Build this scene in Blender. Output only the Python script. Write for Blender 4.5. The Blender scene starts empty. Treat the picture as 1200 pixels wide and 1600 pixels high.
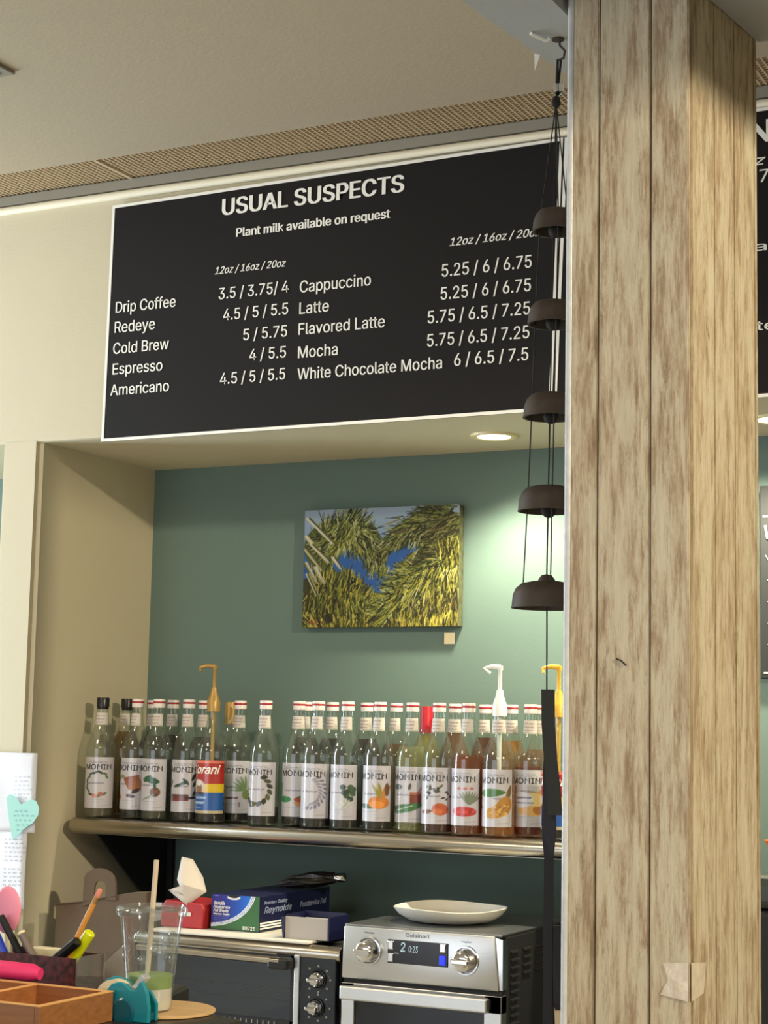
import bpy, bmesh, math, random, os
import numpy as np
from mathutils import Vector, Matrix
random.seed(7)
rng = np.random.default_rng(5)
PI = math.pi
R = math.radians
SC = bpy.context.scene
COL = SC.collection

# ------------------------------------------------------------------ camera
FPX = 2754.0
yaw, pit, rol = R(26.81), R(6.983), R(1.17)
fwd = Vector((-math.sin(yaw)*math.cos(pit), math.cos(yaw)*math.cos(pit), math.sin(pit)))
rgt = Vector((math.cos(yaw), math.sin(yaw), 0)); upv = rgt.cross(fwd)
r2 = math.cos(rol)*rgt + math.sin(rol)*upv
u2 = -math.sin(rol)*rgt + math.cos(rol)*upv
cd = bpy.data.cameras.new('camera'); cam = bpy.data.objects.new('camera', cd); COL.objects.link(cam)
M3 = Matrix((r2, u2, -fwd)).transposed()
cam.matrix_world = Matrix.Translation((0, 0, 1.55)) @ M3.to_4x4()
cd.sensor_fit = 'VERTICAL'; cd.sensor_height = 24.0; cd.lens = FPX/1600*24.0
cd.clip_start = 0.05
SC.camera = cam

# ------------------------------------------------------------------ world, lights, exposure
w = bpy.data.worlds.new('world'); SC.world = w; w.use_nodes = True
bg = w.node_tree.nodes['Background']; bg.inputs[0].default_value = (0.62, 0.74, 0.95, 1); bg.inputs[1].default_value = 1.0
SC.view_settings.view_transform = 'Standard'
try: SC.view_settings.look = 'None'
except Exception: pass
SC.view_settings.gamma = 1.0
SC.view_settings.use_curve_mapping = False
SC.view_settings.exposure = 0.0
SC.cycles.transparent_max_bounces = 32

def area(name, loc, look, sx, sy, power, col, spread=180):
    l = bpy.data.lights.new(name, 'AREA'); l.shape = 'RECTANGLE'; l.size = sx; l.size_y = sy
    l.energy = power; l.color = col; l.spread = R(spread)
    o = bpy.data.objects.new(name, l); COL.objects.link(o); o.location = loc
    d = Vector(look) - Vector(loc)
    o.rotation_euler = d.to_track_quat('-Z', 'Y').to_euler(); return o
def spot(name, loc, look, power, col, size, blend, rad):
    l = bpy.data.lights.new(name, 'SPOT'); l.energy = power; l.color = col
    l.spot_size = R(size); l.spot_blend = blend; l.shadow_soft_size = rad
    o = bpy.data.objects.new(name, l); COL.objects.link(o); o.location = loc
    d = Vector(look) - Vector(loc)
    o.rotation_euler = d.to_track_quat('-Z', 'Y').to_euler(); return o
# daylight through the tall window in the left wall
area('window_daylight_left', (-4.93, 2.82, 1.75), (0, 2.82, 1.5), 0.6, 1.8, 100, (0.72, 0.87, 1.0))
# daylight through the wide window in the wall behind the camera
area('window_daylight_rear', (-3.0, -2.93, 1.36), (-2.6, 3, 1.36), 3.7, 2.4, 66, (0.88, 0.94, 1.0))
# added warm fill lamps, unseen, to brighten the ceiling and wall top
area('added_fill_near', (-2.9, 1.7, 2.88), (-3.0, 3.0, 0), 0.5, 0.5, 21, (1.0, 0.85, 0.62))
area('added_fill_room', (-0.6, -0.8, 2.88), (-0.6, -0.8, 0), 1.6, 1.6, 52, (1.0, 0.90, 0.74))
# recessed lamps in the niche soffit
spot('niche_lamp_left', (-1.664, 3.874, 2.235), (-1.56, 3.98, 1.2), 40, (1.0, 0.92, 0.68), 126, 0.7, 0.035)
spot('niche_lamp_right', (-0.98, 3.874, 2.235), (-1.05, 3.98, 1.2), 60, (1.0, 0.92, 0.68), 135, 0.7, 0.035)
# warm lamp across the room, right of the pillar
spot('warm_track_lamp', (1.85, 1.45, 2.87), (-0.72, 2.5, 1.3), 400, (1.0, 0.86, 0.62), 60, 0.5, 0.06)

# ------------------------------------------------------------------ materials
def lin(c):
    return tuple(((x/255)/12.92 if x/255 <= 0.04045 else ((x/255+0.055)/1.055)**2.4) for x in c[:3])
def mat(name, rgb, rough=0.6, metal=0.0, spec=0.5, noise=0.0, nscale=20, bump=0.0, bscale=60, stretch=None, emis=None, es=0, alpha=None, coat=0.0):
    m = bpy.data.materials.new(name); m.use_nodes = True
    nt = m.node_tree; b = nt.nodes['Principled BSDF']
    c = lin(rgb)
    b.inputs['Base Color'].default_value = (*c, 1); b.inputs['Roughness'].default_value = rough
    b.inputs['Metallic'].default_value = metal; b.inputs['Specular IOR Level'].default_value = spec
    b.inputs['Coat Weight'].default_value = coat
    if noise or bump:
        tc = nt.nodes.new('ShaderNodeTexCoord'); mp = nt.nodes.new('ShaderNodeMapping')
        nt.links.new(tc.outputs['Object'], mp.inputs[0])
        if stretch: mp.inputs['Scale'].default_value = stretch
    if noise:
        n = nt.nodes.new('ShaderNodeTexNoise'); n.inputs['Scale'].default_value = nscale; n.inputs['Detail'].default_value = 5
        nt.links.new(mp.outputs[0], n.inputs['Vector'])
        r = nt.nodes.new('ShaderNodeValToRGB')
        r.color_ramp.elements[0].position = 0.3; r.color_ramp.elements[1].position = 0.7
        r.color_ramp.elements[0].color = (*[x*(1-noise) for x in c], 1)
        r.color_ramp.elements[1].color = (*[min(1, x*(1+noise)) for x in c], 1)
        nt.links.new(n.outputs['Fac'], r.inputs[0]); nt.links.new(r.outputs[0], b.inputs['Base Color'])
    if bump:
        n2 = nt.nodes.new('ShaderNodeTexNoise'); n2.inputs['Scale'].default_value = bscale; n2.inputs['Detail'].default_value = 4
        nt.links.new(mp.outputs[0], n2.inputs['Vector'])
        bp = nt.nodes.new('ShaderNodeBump'); bp.inputs['Strength'].default_value = bump; bp.inputs['Distance'].default_value = 0.002
        nt.links.new(n2.outputs['Fac'], bp.inputs['Height']); nt.links.new(bp.outputs[0], b.inputs['Normal'])
    if emis:
        b.inputs['Emission Color'].default_value = (*lin(emis), 1); b.inputs['Emission Strength'].default_value = es
    return m
def glassmat(name, rgb, rough=0.0, body=0.0, spec=1.0):
    """thin clear glass or plastic: transparent with a fresnel gloss; body = share of milky diffuse"""
    m = bpy.data.materials.new(name); m.use_nodes = True; nt = m.node_tree
    nt.nodes.clear()
    out = nt.nodes.new('ShaderNodeOutputMaterial'); tr = nt.nodes.new('ShaderNodeBsdfTransparent')
    tr.inputs[0].default_value = (*lin(rgb), 1)
    gl = nt.nodes.new('ShaderNodeBsdfGlossy'); gl.inputs['Roughness'].default_value = rough
    lw = nt.nodes.new('ShaderNodeLayerWeight'); pw = nt.nodes.new('ShaderNodeMath'); pw.operation = 'POWER'; pw.inputs[1].default_value = 4.0
    nt.links.new(lw.outputs['Facing'], pw.inputs[0])
    mu = nt.nodes.new('ShaderNodeMath'); mu.operation = 'MULTIPLY_ADD'; mu.inputs[1].default_value = .45*spec; mu.inputs[2].default_value = .045*spec; mu.use_clamp = True
    nt.links.new(pw.outputs[0], mu.inputs[0])
    mx = nt.nodes.new('ShaderNodeMixShader'); nt.links.new(mu.outputs[0], mx.inputs[0])
    src = tr
    if body:
        df = nt.nodes.new('ShaderNodeBsdfDiffuse'); df.inputs[0].default_value = (*lin(rgb), 1)
        m2 = nt.nodes.new('ShaderNodeMixShader'); m2.inputs[0].default_value = body
        nt.links.new(tr.outputs[0], m2.inputs[1]); nt.links.new(df.outputs[0], m2.inputs[2]); src = m2
    nt.links.new(src.outputs[0], mx.inputs[1]); nt.links.new(gl.outputs[0], mx.inputs[2])
    nt.links.new(mx.outputs[0], out.inputs[0])
    return m
def liquidmat(name, rgb): return glassmat(name, rgb, 0.03, 0.18 if rgb[0] > 140 else 0.05, 0.3)
def attrmat(name, rough=0.5, spec=0.4, coat=0):
    m = bpy.data.materials.new(name); m.use_nodes = True; nt = m.node_tree; b = nt.nodes['Principled BSDF']
    a = nt.nodes.new('ShaderNodeAttribute'); a.attribute_name = 'print'
    nt.links.new(a.outputs['Color'], b.inputs['Base Color']); b.inputs['Roughness'].default_value = rough
    b.inputs['Specular IOR Level'].default_value = spec; b.inputs['Coat Weight'].default_value = coat
    return m
def plankmat(name, warm, seed):
    m = bpy.data.materials.new(name); m.use_nodes = True; nt = m.node_tree; b = nt.nodes['Principled BSDF']
    b.inputs['Roughness'].default_value = 0.75; b.inputs['Specular IOR Level'].default_value = 0.25
    tc = nt.nodes.new('ShaderNodeTexCoord')
    def noise(sc, loc, detail=6, rough=0.6, dist=0.0):
        mp = nt.nodes.new('ShaderNodeMapping'); mp.inputs['Scale'].default_value = sc; mp.inputs['Location'].default_value = loc
        n = nt.nodes.new('ShaderNodeTexNoise'); n.inputs['Scale'].default_value = 1.0; n.inputs['Detail'].default_value = detail
        n.inputs['Roughness'].default_value = rough; n.inputs['Distortion'].default_value = dist
        nt.links.new(tc.outputs['Object'], mp.inputs[0]); nt.links.new(mp.outputs[0], n.inputs['Vector']); return n
    def ramp(src, stops):
        r = nt.nodes.new('ShaderNodeValToRGB'); e = r.color_ramp.elements
        while len(e) < len(stops): e.new(0.5)
        for i, (p, c) in enumerate(stops): e[i].position = p; e[i].color = (*c, 1)
        nt.links.new(src.outputs['Fac'], r.inputs[0]); return r
    def mix(fac, a, bcol, mode='MIX'):
        x = nt.nodes.new('ShaderNodeMix'); x.data_type = 'RGBA'; x.blend_type = mode
        if isinstance(fac, float): x.inputs[0].default_value = fac
        else: nt.links.new(fac, x.inputs[0])
        nt.links.new(a, x.inputs[6]); 
        if isinstance(bcol, tuple): x.inputs[7].default_value = (*bcol, 1)
        else: nt.links.new(bcol, x.inputs[7])
        return x.outputs[2]
    s = seed*3.7
    n1 = noise((80, 80, 9), (s, 0, s), 9, 0.72, 0.15)
    base = ramp(n1, [(0.30, lin((136, 114, 88))), (0.46, lin((168, 148, 120))), (0.6, lin((196, 182, 154)))] if warm else
                    [(0.30, lin((128, 104, 80))), (0.46, lin((172, 152, 126))), (0.6, lin((206, 193, 168)))])
    n2 = noise((34, 34, 6), (s, s, 0), 12, 0.78, 0.15)
    patch = ramp(n2, [(0.47, (0, 0, 0)), (0.56, (.8, .8, .8))])
    c = mix(patch.outputs[0], base.outputs[0], lin((208, 199, 175)))
    n3 = noise((260, 260, 14), (s, 2, s), 10, 0.8, 0.2)
    gr = ramp(n3, [(0.32, (0.62, 0.56, 0.5)), (0.52, (1, 1, 1))])
    c = mix(0.65, c, gr.outputs[0], 'MULTIPLY')
    n4 = noise((110, 110, 16), (0, s, s), 10, 0.8, 1.0)
    st = ramp(n4, [(0.60, (0, 0, 0)), (0.68, (1, 1, 1))])
    n5 = noise((12, 12, 1.1), (s*2, 0, 3), 2)
    st2 = ramp(n5, [(0.56, (0, 0, 0)), (0.66, (1, 1, 1))])
    ml = nt.nodes.new('ShaderNodeMath'); ml.operation = 'MULTIPLY'
    nt.links.new(st.outputs[0], ml.inputs[0]); nt.links.new(st2.outputs[0], ml.inputs[1])
    c = mix(ml.outputs[0], c, lin((126, 98, 66)))
    nt.links.new(c, b.inputs['Base Color'])
    bp = nt.nodes.new('ShaderNodeBump'); bp.inputs['Strength'].default_value = 0.5; bp.inputs['Distance'].default_value = 0.002
    nt.links.new(n3.outputs['Fac'], bp.inputs['Height']); nt.links.new(bp.outputs[0], b.inputs['Normal'])
    return m

M = {}
M['wall'] = mat('cream_wall_paint', (208, 198, 170), 0.8, noise=0.02, nscale=3, bump=0.15, bscale=180)
M['niche'] = mat('beige_niche_paint', (206, 194, 166), 0.8, bump=0.15, bscale=180)
M['teal'] = mat('teal_wall_paint', (104, 126, 118), 0.7, noise=0.02, nscale=2, bump=0.1, bscale=150)
M['ceiling'] = mat('ceiling_paint', (186, 171, 146), 0.85, bump=0.25, bscale=120)
M['soffit'] = mat('soffit_paint', (172, 174, 175), 0.85, bump=0.15, bscale=120)
M['floor'] = mat('floor_tile', (186, 176, 160), 0.5, noise=0.1, nscale=4)
M['grille_dark'] = mat('grille_backing', (84, 68, 50), 0.8)
M['grille'] = mat('grille_rib', (206, 184, 150), 0.5, metal=0.0)
M['trim_grey'] = mat('grey_trim', (150, 146, 134), 0.5, metal=0.3)
M['glow_cream'] = mat('cream_painted_glow', (246, 238, 214), 0.35)  # bright cream stands in for the strip of light above the boards
M['banner'] = mat('banner_black', (22, 18, 17), 0.65, spec=0.25, noise=0.05, nscale=2)
M['print_white'] = mat('print_white', (252, 250, 242), 0.6)
M['white'] = mat('white_plastic', (238, 236, 232), 0.35)
M['capwhite'] = mat('cap_white', (232, 222, 216), 0.4)
M['capred'] = mat('cap_red', (168, 44, 52), 0.45)
M['blackplastic'] = mat('black_plastic', (20, 20, 21), 0.3)
M['blackmatte'] = mat('black_matte', (24, 24, 26), 0.7)
M['steel'] = mat('brushed_steel', (206, 206, 204), 0.34, metal=1.0, noise=0.04, nscale=30, stretch=(1, 30, 30))
M['shelfsteel'] = mat('shelf_steel', (176, 168, 154), 0.26, metal=1.0, bump=0.1, bscale=12)
M['chrome'] = mat('chrome', (215, 215, 215), 0.1, metal=1.0)
M['bronze'] = mat('cast_iron_brown', (68, 58, 50), 0.6, metal=0.3, noise=0.15, nscale=40, bump=0.2, bscale=100)
M['cord'] = mat('black_cord', (24, 21, 20), 0.8)
M['ribbon'] = mat('dark_ribbon', (34, 34, 29), 0.6)
M['louvre'] = mat('louvre_metal', (60, 58, 56), .35, metal=.5)
M['navyribbon'] = mat('navy_ribbon', (22, 22, 38), 0.55)
M['gold'] = mat('gold_pump_plastic', (178, 142, 80), 0.35, metal=0.3)
M['yellowpump'] = mat('yellow_pump_plastic', (230, 180, 66), 0.35)
M['glass'] = glassmat('clear_bottle_glass', (238, 242, 236), 0.012, 0.03, 1.6)
M['cupplastic'] = glassmat('clear_cup_plastic', (240, 243, 243), 0.06, 0.05, 1.8)
M['labelprint'] = attrmat('label_print', 0.45, 0.5, 1.0)
M['canvasprint'] = attrmat('canvas_print', 0.6, 0.3)
M['ink'] = mat('label_ink', (46, 44, 50), 0.6, coat=1.0)
M['inkgrey'] = mat('label_grey_ink', (136, 134, 140), 0.6)
M['necklabel'] = mat('neck_label', (208, 200, 190), 0.55)
M['paper'] = mat('white_paper', (232, 232, 238), 0.8, bump=0.2, bscale=20)
M['stickynote'] = mat('teal_sticky_note', (168, 218, 208), 0.8)
M['penink'] = mat('pen_ink', (92, 92, 108), 0.8)
M['kraft'] = mat('kraft_paper', (92, 74, 54), 0.85, noise=0.08, nscale=12, bump=0.3, bscale=30)
M['kraftdark'] = mat('kraft_fold', (84, 66, 48), 0.85)
M['ovenglass'] = mat('oven_glass', (10, 14, 20), 0.05, spec=0.8, coat=0.5)
M['boxblue'] = attrmat('box_print', 0.4, 0.5)
M['navycard'] = mat('navy_card', (18, 22, 60), 0.45)
M['redbox'] = mat('red_box', (164, 36, 38), 0.5, noise=0.06, nscale=20)
M['greycard'] = mat('grey_card', (172, 164, 156), 0.8)
M['tissue'] = mat('tissue', (206, 196, 186), 0.9)
M['blackbag'] = mat('black_bag', (12, 12, 13), 0.22, bump=0.8, bscale=40)
M['foil'] = mat('foil', (220, 222, 226), 0.18, metal=1.0, bump=1.0, bscale=60)
M['plate'] = mat('plate_white', (214, 210, 198), 0.35, noise=0.04, nscale=20)
M['lcd'] = mat('lcd_black', (10, 9, 12), 0.15)
M['lcdtext'] = mat('lcd_digits', (150, 170, 180), 0.5, emis=(160, 190, 200), es=0.5)
M['bluelit'] = mat('blue_lit_button', (30, 40, 230), 0.4, emis=(30, 50, 255), es=1.2)
M['woodbox'] = mat('box_wood', (150, 98, 54), 0.45, noise=0.18, nscale=6, stretch=(2, 14, 30), coat=0.2)
M['woodrim_lit'] = mat('box_rim_lit_wood', (226, 170, 100), 0.45)  # paler copy of the box wood, light on the rim put into its colour
M['tealplastic'] = mat('teal_plastic', (22, 140, 156), 0.25, coat=0.3)
M['tealdark'] = mat('dark_teal_plastic', (8, 92, 110), 0.25)
M['tape'] = mat('tape_roll', (232, 214, 176), 0.35)
M['straw'] = mat('paper_straw', (214, 196, 168), 0.7)
M['milk'] = mat('milk_drink', (232, 226, 212), 0.4)
M['matcha'] = mat('matcha_drink', (146, 172, 96), 0.4, noise=0.1, nscale=60)
M['board'] = mat('board_wood', (214, 176, 124), 0.5, noise=0.1, nscale=10, stretch=(1, 8, 8))
M['counter'] = mat('dark_counter', (40, 36, 34), 0.35)
M['pencil'] = mat('pencil_orange', (214, 146, 60), 0.4)
M['eraser'] = mat('eraser_pink', (226, 140, 120), 0.7)
M['hiyellow'] = mat('highlighter_yellow', (226, 236, 20), 0.35)
M['blue'] = mat('pen_blue', (28, 60, 180), 0.35)
M['greypen'] = mat('pen_grey', (120, 106, 96), 0.4)
M['cream'] = mat('note_cream', (240, 226, 186), 0.7)
M['pink'] = mat('hot_pink', (232, 52, 116), 0.5)
M['softpink'] = mat('soft_pink', (244, 150, 176), 0.5)
M['maroon'] = mat('maroon_pattern', (84, 36, 38), 0.3, noise=0.85, nscale=110, coat=0.4)
M['chalkboard'] = mat('chalkboard', (32, 33, 34), 0.7)
M['orange'] = mat('orange_plastic', (240, 110, 30), 0.4)
M['lamp'] = mat('lamp_disc', (255, 250, 235), 0.5, emis=(255, 240, 205), es=14)
M['lampring'] = mat('lamp_ring', (238, 222, 176), 0.4)
M['frame'] = mat('window_frame', (200, 200, 198), 0.4)
M['pane'] = glassmat('window_glass', (250, 252, 252), 0.0, 0.0)

# ------------------------------------------------------------------ mesh helpers
def tag(o, label=None, cat=None, group=None, kind=None):
    if label: o['label'] = label
    if cat: o['category'] = cat
    if group: o['group'] = group
    if kind: o['kind'] = kind
    return o
def thing(name, label, cat, loc=(0, 0, 0), rotz=0.0, group=None):
    o = bpy.data.objects.new(name, None); COL.objects.link(o); o.location = loc
    o.rotation_euler = (0, 0, rotz); o.empty_display_size = 0.05
    return tag(o, label, cat, group)
def obj(name, bm, m, parent=None, smooth=False, loc=None, rot=None):
    if isinstance(bm, bpy.types.Mesh): me = bm
    else:
        me = bpy.data.meshes.new(name)
        bmesh.ops.recalc_face_normals(bm, faces=bm.faces)
        if smooth:
            for f in bm.faces: f.smooth = True
        bm.to_mesh(me); bm.free()
    if m is not None and not me.materials: me.materials.append(m)
    if smooth and hasattr(me, 'set_sharp_from_angle'): me.set_sharp_from_angle(angle=R(40))
    o = bpy.data.objects.new(name, me); COL.objects.link(o)
    if parent is not None: o.parent = parent
    if loc is not None: o.location = loc
    if rot is not None: o.rotation_euler = rot
    return o
def struct(name, bm, m, parent=None, smooth=False):
    o = obj(name, bm, m, parent, smooth)
    if parent is None: o['kind'] = 'structure'
    return o
def box(x0, x1, y0, y1, z0, z1, bev=0.0, seg=2, bm=None):
    b = bmesh.new()
    r = bmesh.ops.create_cube(b, size=1.0)
    for v in r['verts']:
        v.co = Vector((x0+(v.co.x+.5)*(x1-x0), y0+(v.co.y+.5)*(y1-y0), z0+(v.co.z+.5)*(z1-z0)))
    if bev: bmesh.ops.bevel(b, geom=b.edges[:]+b.verts[:], offset=bev, segments=seg, affect='EDGES', profile=0.5)
    if bm is None: return b
    return join(bm, b)
def join(bm, b):
    me = bpy.data.meshes.new('tmp'); b.to_mesh(me); b.free(); bm.from_mesh(me); bpy.data.meshes.remove(me); return bm
def lathe(prof, n=24, cap0=False, cap1=False, bm=None):
    """prof = [(r, z)...]"""
    b = bm or bmesh.new(); rings = []
    for r, z in prof:
        if r < 1e-6: rings.append([b.verts.new((0, 0, z))])
        else: rings.append([b.verts.new((r*math.cos(2*PI*i/n), r*math.sin(2*PI*i/n), z)) for i in range(n)])
    for a, c in zip(rings, rings[1:]):
        for i in range(n):
            j = (i+1) % n
            if len(a) == 1 and len(c) == 1: continue
            if len(a) == 1: b.faces.new((a[0], c[i], c[j]))
            elif len(c) == 1: b.faces.new((a[i], a[j], c[0]))
            else: b.faces.new((a[i], a[j], c[j], c[i]))
    if cap0 and len(rings[0]) > 1: b.faces.new(rings[0][::-1])
    if cap1 and len(rings[-1]) > 1: b.faces.new(rings[-1])
    return b
def tube(pts, r, n=8, bm=None, caps=True):
    b = bm or bmesh.new(); pts = [Vector(p) for p in pts]; rings = []
    rs = r if isinstance(r, (list, tuple)) else [r]*len(pts)
    prev = None
    for i, p in enumerate(pts):
        t = (pts[min(i+1, len(pts)-1)] - pts[max(i-1, 0)]).normalized()
        if prev is None:
            a = Vector((0, 0, 1)) if abs(t.z) < .9 else Vector((1, 0, 0)); u = t.cross(a).normalized()
        else: u = (prev - t*prev.dot(t)).normalized()
        prev = u; v = t.cross(u)
        rings.append([b.verts.new(p + (u*math.cos(2*PI*k/n)+v*math.sin(2*PI*k/n))*rs[i]) for k in range(n)])
    for a, c in zip(rings, rings[1:]):
        for k in range(n): b.faces.new((a[k], a[(k+1) % n], c[(k+1) % n], c[k]))
    if caps: b.faces.new(rings[0][::-1]); b.faces.new(rings[-1])
    return b
def prism(poly, axis, a, c, bev=0.0, bm=None):
    """poly of 2D points; axis 'y': poly is (x,z) extruded y a..c; 'x': (y,z); 'z': (x,y)"""
    b = bmesh.new()
    def P(p, t):
        return (p[0], t, p[1]) if axis == 'y' else ((t, p[0], p[1]) if axis == 'x' else (p[0], p[1], t))
    A = [b.verts.new(P(p, a)) for p in poly]; B = [b.verts.new(P(p, c)) for p in poly]
    n = len(poly); b.faces.new(A[::-1]); b.faces.new(B)
    for i in range(n): b.faces.new((A[i], A[(i+1) % n], B[(i+1) % n], B[i]))
    bmesh.ops.recalc_face_normals(b, faces=b.faces)
    if bev: bmesh.ops.bevel(b, geom=b.edges[:]+b.verts[:], offset=bev, segments=2, affect='EDGES', profile=0.5)
    return b if bm is None else join(bm, b)
def xform(bm, loc=(0, 0, 0), rot=(0, 0, 0)):
    from mathutils import Euler
    bm.transform(Matrix.Translation(loc) @ Euler(rot).to_matrix().to_4x4()); return bm
def copy_tree(o, parent=None):
    c = o.copy(); COL.objects.link(c); c.parent = parent
    for ch in list(o.children): copy_tree(ch, c)
    return c

# ---- lettering
FONT = None
try:
    p = os.path.join(bpy.utils.resource_path('LOCAL'), 'datafiles', 'fonts', 'Inter.woff2')
    if os.path.exists(p): FONT = bpy.data.fonts.load(p)
except Exception: FONT = None
_tc = {}
def text_raw(s, bold=0.0, shear=0.0, res=3):
    k = (s, bold, shear, res)
    if k in _tc: return _tc[k]
    cu = bpy.data.curves.new('t', 'FONT'); cu.body = s; cu.size = 1.0; cu.offset = bold; cu.shear = shear; cu.resolution_u = res
    if FONT: cu.font = FONT
    o = bpy.data.objects.new('t', cu); COL.objects.link(o)
    bpy.context.view_layer.update()
    me = bpy.data.meshes.new_from_object(o.evaluated_get(bpy.context.evaluated_depsgraph_get()))
    vs = np.array([v.co[:2] for v in me.vertices]) if len(me.vertices) else np.zeros((0, 2))
    fs = [tuple(p.vertices) for p in me.polygons]
    bpy.data.objects.remove(o); bpy.data.curves.remove(cu); bpy.data.meshes.remove(me)
    _tc[k] = (vs, fs); return vs, fs
_cap = text_raw('H')[0][:, 1].max() or 0.7
def text_bm(s, x0, x1, base, cap, bold=0.0, shear=0.0, mapper=None, bm=None, res=3):
    """letters spanning x0..x1 on a baseline, cap height cap; mapper(x, z) gives the 3D point"""
    vs, fs = text_raw(s, bold, shear, res)
    a, c = vs[:, 0].min(), vs[:, 0].max()
    X = x0 + (vs[:, 0]-a)/(c-a)*(x1-x0); Z = base + vs[:, 1]/_cap*cap
    b = bm or bmesh.new()
    V = [b.verts.new(mapper(x, z)) for x, z in zip(X, Z)]
    for f in fs:
        try: b.faces.new([V[i] for i in f])
        except ValueError: pass
    return b
def textobj(name, b, m, parent): return obj(name, b, m, parent)

# ---- small raster painter for flat print
class Ras:
    def __init__(s, w, h, bg):
        s.w, s.h = w, h; s.a = np.zeros((h, w, 3)); s.a[:] = bg
        s.Y, s.X = np.mgrid[0:h, 0:w].astype(float)
    def put(s, m, c, al=1.0):
        m = np.clip(m, 0, 1)[..., None]*al; s.a = s.a*(1-m)+np.array(c, float)*m
    def ell(s, cx, cy, rx, ry, ang, c, al=1.0):
        ca, sa = math.cos(R(ang)), math.sin(R(ang)); dx, dy = s.X-cx, s.Y-cy
        u, v = (dx*ca+dy*sa)/rx, (-dx*sa+dy*ca)/ry
        d = np.sqrt(u*u+v*v); s.put((1-d)*min(rx, ry)+.5, c, al)
    def leaf(s, x, y, L, wd, ang, c, al=1.0):
        ca, sa = math.cos(R(ang)), math.sin(R(ang)); dx, dy = s.X-x, s.Y-y
        u, v = (dx*ca+dy*sa)/L, (-dx*sa+dy*ca)
        half = wd*np.sin(PI*np.clip(u, 0, 1))**.7*.5
        s.put(np.where((u > 0) & (u < 1), half-abs(v)+.5, 0), c, al)
    def line(s, x0, y0, x1, y1, wd, c, al=1.0):
        dx, dy = x1-x0, y1-y0; L2 = dx*dx+dy*dy+1e-9
        t = np.clip(((s.X-x0)*dx+(s.Y-y0)*dy)/L2, 0, 1)
        d = np.hypot(s.X-x0-t*dx, s.Y-y0-t*dy); s.put(wd/2-d+.5, c, al)
    def rect(s, x0, y0, x1, y1, c, al=1.0):
        s.put(((s.X >= x0) & (s.X <= x1) & (s.Y >= y0) & (s.Y <= y1)).astype(float), c, al)
def ras_mesh(name, ras, mapper, m):
    h, w_ = ras.h, ras.w
    vs = [mapper(i/(w_-1), 1-j/(h-1)) for j in range(h) for i in range(w_)]
    q = np.arange(h*w_).reshape(h, w_)
    fs = np.stack([q[1:, :-1], q[1:, 1:], q[:-1, 1:], q[:-1, :-1]], -1).reshape(-1, 4).tolist()
    me = bpy.data.meshes.new(name); me.from_pydata(vs, [], fs)
    at = me.color_attributes.new('print', 'FLOAT_COLOR', 'POINT')
    c = np.clip(ras.a.reshape(-1, 3)/255, 0, 1); c = np.where(c <= .04045, c/12.92, ((c+.055)/1.055)**2.4)
    at.data.foreach_set('color', np.concatenate([c, np.ones((len(c), 1))], 1).ravel().astype(np.float32))
    me.materials.append(m); me.polygons.foreach_set('use_smooth', [True]*len(me.polygons)); me.update()
    return me

# ================================================================== SETTING
YW, YB, ZS, ZC = 3.58, 4.10, 2.258, 2.917
struct('floor', box(-5, 3.5, -3, 4.3, -0.1, 0), M['floor'])
struct('ceiling', box(-5, 3.5, -3, 3.397, 2.912, 3.05), M['ceiling'])
# main wall: header over the niches, pier between them, solid part right
struct('wall_front', box(-5, 3.5, YW, YB+.1, ZS, 3.05, 0.008), M['wall'], smooth=False)
pier = box(-2.924, -2.797, YW, YB+.02, 0, ZS+.004)
bmesh.ops.bevel(pier, geom=[e for e in pier.edges if abs(e.verts[0].co.z-e.verts[1].co.z) > 1 and e.verts[0].co.y < 3.7], offset=0.014, segments=4, affect='EDGES')
struct('wall_pier', pier, M['wall'], smooth=True)
struct('wall_back', box(-5, 0.6, YB, YB+.1, 0, ZS), M['teal'])
struct('wall_right', box(3.5, 3.6, -3, 4.3, 0, 3.05), M['wall'])
struct('wall_niche_end', box(0.5, 3.5, YW, YB, 0, ZS), M['wall'])
# left wall with a tall window, rear wall with a wide window
lw = box(-5.1, -5, -3, 2.5, 0, 3.05); box(-5.1, -5, 3.15, 4.3, 0, 3.05, bm=lw); box(-5.1, -5, 2.5, 3.15, 0, .8, bm=lw); box(-5.1, -5, 2.5, 3.15, 2.7, 3.05, bm=lw)
struct('wall_left', lw, M['wall'])
rw = box(-5, -4.9, -3.1, -3, 0, 3.05); box(-1.1, 3.5, -3.1, -3, 0, 3.05, bm=rw); box(-4.9, -1.1, -3.1, -3, 0, .1, bm=rw); box(-4.9, -1.1, -3.1, -3, 2.62, 3.05, bm=rw)
struct('wall_rear', rw, M['wall'])
def window(name, p0, p1, horiz):
    (x0, y0, z0), (x1, y1, z1) = p0, p1
    e = bpy.data.objects.new(name, None); COL.objects.link(e); e['kind'] = 'structure'
    f = bmesh.new()
    if horiz:
        for a, b_ in ((x0, x0+.05), ((x0+x1)/2-.025, (x0+x1)/2+.025), (x1-.05, x1)): box(a, b_, y0, y1, z0, z1, bm=f)
        box(x0, x1, y0, y1, z0, z0+.05, bm=f); box(x0, x1, y0, y1, z1-.05, z1, bm=f)
        pn = box(x0+.05, x1-.05, (y0+y1)/2-.003, (y0+y1)/2+.003, z0+.05, z1-.05)
    else:
        for a, b_ in ((y0, y0+.05), (y1-.05, y1)): box(x0, x1, a, b_, z0, z1, bm=f)
        box(x0, x1, y0, y1, z0, z0+.05, bm=f); box(x0, x1, y0, y1, z1-.05, z1, bm=f)
        pn = box((x0+x1)/2-.003, (x0+x1)/2+.003, y0+.05, y1-.05, z0+.05, z1-.05)
    obj('window_frame', f, M['frame'], e); obj('window_pane', pn, M['pane'], e)
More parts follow.
